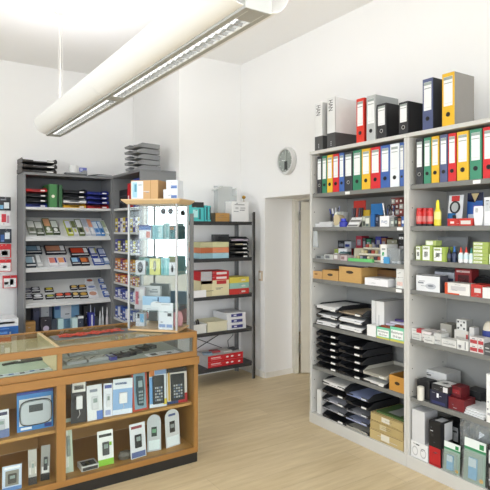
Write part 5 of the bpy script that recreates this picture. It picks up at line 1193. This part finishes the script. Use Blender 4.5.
for i, (px, py, c, s_, l) in enumerate(((114, 360.5, '3f3f8c', .0, 'violet and black handset on the right deck'), (121, 358, '22222a', .6, 'black phone lying askew, first'), (127, 357, '2c2c34', -.4, 'black phone with silver stripe, second'), (134, 355.5, '1e2228', .7, 'black pocket gadget, third'), (140, 353.5, '30363c', .5, 'dark pocket gadget beside the white sheet'), (147, 350.8, '24262a', .8, 'black gadget behind the white sheet'), (154, 348.5, '3a3e40', .5, 'grey gadget behind the white sheet'))):
    o = dk('pocket_gadget', l, 'gadget', px, py, .046, .11, .022, c, [('t', .15, .55, .85, .9, 'a4acae'), ('t', .2, .1, .8, .45, '50545a')], s_*.35)
dk('price_sheet', 'white price sheet with navy edge in the counter', 'paper', 166, 355.2, .24, .1, .006, 'e8e8ec', [('t', .1, .2, .3, .8, '3e4248'), ('t', .4, .6, .9, .7, 'a0a4ac'), ('t', .6, .2, .75, .5, '3e4248'), ('f', 0, 0, 1, 1, '2c2f66')], .03)
# on the glass top: red cord on a grey mat
zt = .9265
m0 = on_z(92, 340, zt)
mat = pack('counter_mat', 'dark grey mat lying on the counter glass', 'mat', .56, .16, .003, (1.13, YC+.24, zt), 0, M('6d6e6d', .8))
rd = thing('red_lanyard', 'crumpled bright red lanyards on the grey counter mat', 'lanyard', (1.13, YC+.30, zt+.0035))
random.seed(2)
for k in range(3):
    pts = [(-.24+.43*i/16, .045*math.sin(i*1.9+k*2)+.012*k-.01, .006+.008*abs(math.sin(i*1.7+k))) for i in range(17)]
    mb = MB()
    for i in range(16): mb.bar(pts[i], pts[i+1], .015, .003, 'b8402a')
    mb.build('strap', rd)

# ================================================================ GLASS TOWER
def wpt(px, d): a, b = rdir(px); return Vector((a*d, b*d, 0))
TH = math.radians(13.5)
FR = wpt(177.2, 3.665)
rt = Vector((CY, -SY, 0)); fw = Vector((SY, CY, 0))
ux = (rt*math.cos(TH)-fw*math.sin(TH)); uy = (rt*math.sin(TH)+fw*math.cos(TH))
# width so left post lands on px 127
best = min((k*.001 for k in range(200, 600)), key=lambda s: abs(CX+F*((FR-ux*s).dot(rt))/((FR-ux*s).dot(fw))-127.6))
TW = best; TD = .245; TZ0 = .9305; TZ1 = 1.835
org = FR-ux*TW/2; ang = math.atan2(ux.y, ux.x)
tw = thing('glass_display_tower', 'glass display tower with aluminium posts and maple top on the counter', 'display case', (org.x, org.y, TZ0), ang)
AL = M('a6a8a7', .4, .2); MP = M('d8b98c', .5, 0, .1, 'wood'); H = TZ1-TZ0
MB().box(-TW/2, 0, 0, TW/2, TD, .014, M('c4a074', .5, 0, .15, 'wood')).build('base_board', tw, bevel=.002)
MB().hexa([(-TW/2-.006, -.006, H), (TW/2+.006, -.006, H), (TW/2+.006, TD+.006, H), (-TW/2-.006, TD+.006, H), (-TW/2-.035, -.035, H+.026), (TW/2+.035, -.035, H+.026), (TW/2+.035, TD+.03, H+.026), (-TW/2-.035, TD+.03, H+.026)], MP).box(-TW/2-.035, -.035, H+.0262, TW/2+.035, TD+.03, H+.034, MP).build('top_board', tw)
for x in (-TW/2, TW/2-.014):
    for y in (0, TD-.014): MB().box(x, y, .0142, x+.014, y+.014, H-.0002, AL).build('post', tw, bevel=.001)
TG = glassmat('tower_glass', (.97, .99, .99), .7)
MB().box(-TW/2+.0145, .005, .015, TW/2-.0145, .008, H-.001, TG).build('glass_door', tw)
MB().box(-TW/2+.005, .0145, .015, -TW/2+.008, TD-.0145, H-.001, TG).build('glass_side', tw); MB().box(TW/2-.008, .0145, .015, TW/2-.005, TD-.0145, H-.001, TG).build('glass_side', tw)
mir = bpy.data.materials.new('mirror'); mir.use_nodes = True; b_ = mir.node_tree.nodes['Principled BSDF']; b_.inputs['Metallic'].default_value = 1; b_.inputs['Roughness'].default_value = .03; b_.inputs['Base Color'].default_value = (.72, .75, .75, 1)
MB().box(-TW/2+.0145, TD-.01, .015, TW/2-.0145, TD-.006, H-.001, mir).build('mirror_back', tw)
MB().tube([(-TW/2+.014, .03, H-.03), (TW/2-.014, .03, H-.03)], .003, AL, 8).build('lamp_rail', tw)
for x in (.07, .125):
    MB().lathe([(.011, 0), (.016, -.006), (.018, -.022), (.012, -.038)], '2a2a2a', (x, .035, H-.034), 14).build('spot_lamp', tw)
TS = [1.585-TZ0, 1.33-TZ0, 1.075-TZ0]
for s_ in TS: MB().box(-TW/2+.009, .01, s_-.005, TW/2-.009, TD-.012, s_, glassmat('shelf_glass', (.86, .93, .92), 1.2)).build('glass_shelf', tw)
TK = {}
def twp(label, a, b, pt, s, yo, base, decs, name='boxed_pack', th=.02, tilt=.0, shape=None, cat='pack'):
    # position inside the tower frame
    def loc(px):
        # intersect ray with plane at local y=yo
        P0 = org+uy*yo; a_, b_ = rdir(px); r = Vector((a_, b_, 0)); n_ = uy
        d = P0.dot(n_)/r.dot(n_); p = r*d; return (p-org).dot(ux), d
    xa, da = loc(a); xb, db = loc(b); zz = TZ0+(TS[s] if s is not None else .0145)+.0005
    w = xb-xa; xc = (xa+xb)/2
    xc = max(-TW/2+.016+w/2, min(TW/2-.016-w/2, xc))
    p = org+ux*xc+uy*yo
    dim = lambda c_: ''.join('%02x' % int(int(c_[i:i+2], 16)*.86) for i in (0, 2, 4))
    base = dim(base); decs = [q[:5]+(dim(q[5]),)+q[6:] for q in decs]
    return pack(name, label, cat, w, th, max(.02, zat(pt, (da+db)/2)-zz), (p.x, p.y, zz), ang, base, decs, tilt=tilt)
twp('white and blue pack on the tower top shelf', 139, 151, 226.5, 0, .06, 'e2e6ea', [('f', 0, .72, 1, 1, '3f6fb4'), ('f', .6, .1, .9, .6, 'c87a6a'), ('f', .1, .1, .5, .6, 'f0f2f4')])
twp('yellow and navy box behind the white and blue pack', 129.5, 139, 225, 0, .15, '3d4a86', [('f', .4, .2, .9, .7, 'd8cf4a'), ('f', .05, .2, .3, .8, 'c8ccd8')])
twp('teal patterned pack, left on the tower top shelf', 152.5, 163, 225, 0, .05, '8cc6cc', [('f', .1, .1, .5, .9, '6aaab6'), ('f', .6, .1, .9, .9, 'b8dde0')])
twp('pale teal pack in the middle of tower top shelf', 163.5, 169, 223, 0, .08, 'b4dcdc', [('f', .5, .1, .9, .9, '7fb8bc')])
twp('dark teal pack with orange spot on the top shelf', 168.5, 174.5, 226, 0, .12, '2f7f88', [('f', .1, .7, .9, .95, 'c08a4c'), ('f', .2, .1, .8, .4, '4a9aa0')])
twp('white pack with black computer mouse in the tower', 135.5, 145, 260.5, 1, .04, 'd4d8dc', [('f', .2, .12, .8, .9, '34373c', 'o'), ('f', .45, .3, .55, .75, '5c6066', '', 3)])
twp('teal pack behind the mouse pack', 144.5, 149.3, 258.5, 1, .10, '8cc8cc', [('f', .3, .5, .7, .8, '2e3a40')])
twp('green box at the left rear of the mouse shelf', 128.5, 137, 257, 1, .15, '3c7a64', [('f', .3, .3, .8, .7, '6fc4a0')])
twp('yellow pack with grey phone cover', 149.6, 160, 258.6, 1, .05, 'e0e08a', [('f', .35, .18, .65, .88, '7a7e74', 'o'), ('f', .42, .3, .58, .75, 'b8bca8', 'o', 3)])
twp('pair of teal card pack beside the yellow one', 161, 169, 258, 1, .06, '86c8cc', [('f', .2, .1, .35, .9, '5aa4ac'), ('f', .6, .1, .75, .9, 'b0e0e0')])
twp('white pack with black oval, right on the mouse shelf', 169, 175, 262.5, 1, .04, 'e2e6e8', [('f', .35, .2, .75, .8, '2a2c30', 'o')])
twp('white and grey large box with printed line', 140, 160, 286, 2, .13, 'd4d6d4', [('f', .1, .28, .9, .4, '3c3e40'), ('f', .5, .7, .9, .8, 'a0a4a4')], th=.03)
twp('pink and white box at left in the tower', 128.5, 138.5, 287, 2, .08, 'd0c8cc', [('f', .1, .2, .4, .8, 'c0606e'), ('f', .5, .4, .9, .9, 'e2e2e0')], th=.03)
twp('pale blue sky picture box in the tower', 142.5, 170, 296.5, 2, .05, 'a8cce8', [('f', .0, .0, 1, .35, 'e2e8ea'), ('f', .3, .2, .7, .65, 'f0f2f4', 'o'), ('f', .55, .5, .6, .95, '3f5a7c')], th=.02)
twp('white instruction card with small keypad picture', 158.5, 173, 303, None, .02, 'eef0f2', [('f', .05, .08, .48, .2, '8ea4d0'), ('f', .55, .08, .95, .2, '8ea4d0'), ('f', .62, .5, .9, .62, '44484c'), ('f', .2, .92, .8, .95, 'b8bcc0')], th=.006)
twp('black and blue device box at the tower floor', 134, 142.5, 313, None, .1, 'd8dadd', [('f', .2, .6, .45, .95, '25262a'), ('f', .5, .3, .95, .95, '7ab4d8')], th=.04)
# red bag at right rear
p = org+ux*(TW/2-.07)+uy*.16
o = MB().lathe([(.03, 0), (.05, .01), (.055, .06), (.045, .1), (.012, .13)], M('c88a90', .5), seg=14, sy=.5).build('pouch'); o.location = (p.x, p.y, TZ0+.0148); o.rotation_euler = (0, 0, ang); tag(o, 'dusty pink pouch in the lower right of the tower', 'pouch')
# boxes on top of the tower
zt = TZ0+H+.0345
def ttop(label, a, b, pt, yo, d, base, decs, side=None, name='cardboard_box', z0=zt, hh=None, top=None):
    P0 = org+uy*yo
    def loc(px):
        a_, b_ = rdir(px); r = Vector((a_, b_, 0)); dd_ = P0.dot(uy)/r.dot(uy); return ((r*dd_)-org).dot(ux), dd_
    xa, da = loc(a); xb, db = loc(b); p = org+ux*((xa+xb)/2)+uy*yo
    h = hh or zat(pt, (da+db)/2)-z0
    pack(name, label, 'box', xb-xa, d, h, (p.x, p.y, z0), ang, base, decs, side=side, top=top); return h
ttop('brown cardboard carton with blue and white printed label on the tower', 130.8, 158, 180.3, .03, .16, 'c49c68', [('f', .02, .04, .46, .96, 'd8dde0'), ('f', .06, .1, .24, .9, '9cc8da', '', 2), ('f', .14, .4, .22, .8, '4f8fa8', '', 3), ('f', .3, .3, .42, .7, 'eef0f2', '', 2), ('f', .72, 0, .74, 1, 'a07a48')], side='a8804c')
h = ttop('white box with blue print, lower of two on the tower', 163.4, 177.5, 189.4, .04, .12, 'd9dfe6', [('f', .55, .1, .95, .4, '5a78b4'), ('f', .1, .4, .5, .8, 'e8ecf0')], name='white_carton')
ttop('white box with blue print, upper of two on the tower', 166.3, 177.5, 180, .045, .11, 'dce2e8', [('f', .4, .1, .95, .42, '5a78b4')], name='white_carton', z0=zt+h+.0005)
o = ttop
# ================================================================ LIGHT
wd = bpy.data.worlds.new('daylight'); C.world = wd; wd.use_nodes = True
bg = wd.node_tree.nodes['Background']; bg.inputs[0].default_value = (.905, .925, 1, 1); bg.inputs[1].default_value = 5.6
# ================================================================ CAMERA
cam = bpy.data.cameras.new('camera'); co = bpy.data.objects.new('camera', cam); COL.objects.link(co)
cam.sensor_width = 36; cam.lens = F/490*36; cam.shift_y = -(245-HY)/490; cam.clip_start = .05
co.location = (0, 0, CZ); co.rotation_euler = (PI/2, 0, -YAW); C.camera = co
C.view_settings.view_transform = 'Standard'; C.view_settings.look = 'None'; C.view_settings.gamma = 1; C.view_settings.use_curve_mapping = False
C.view_settings.exposure = 0.24
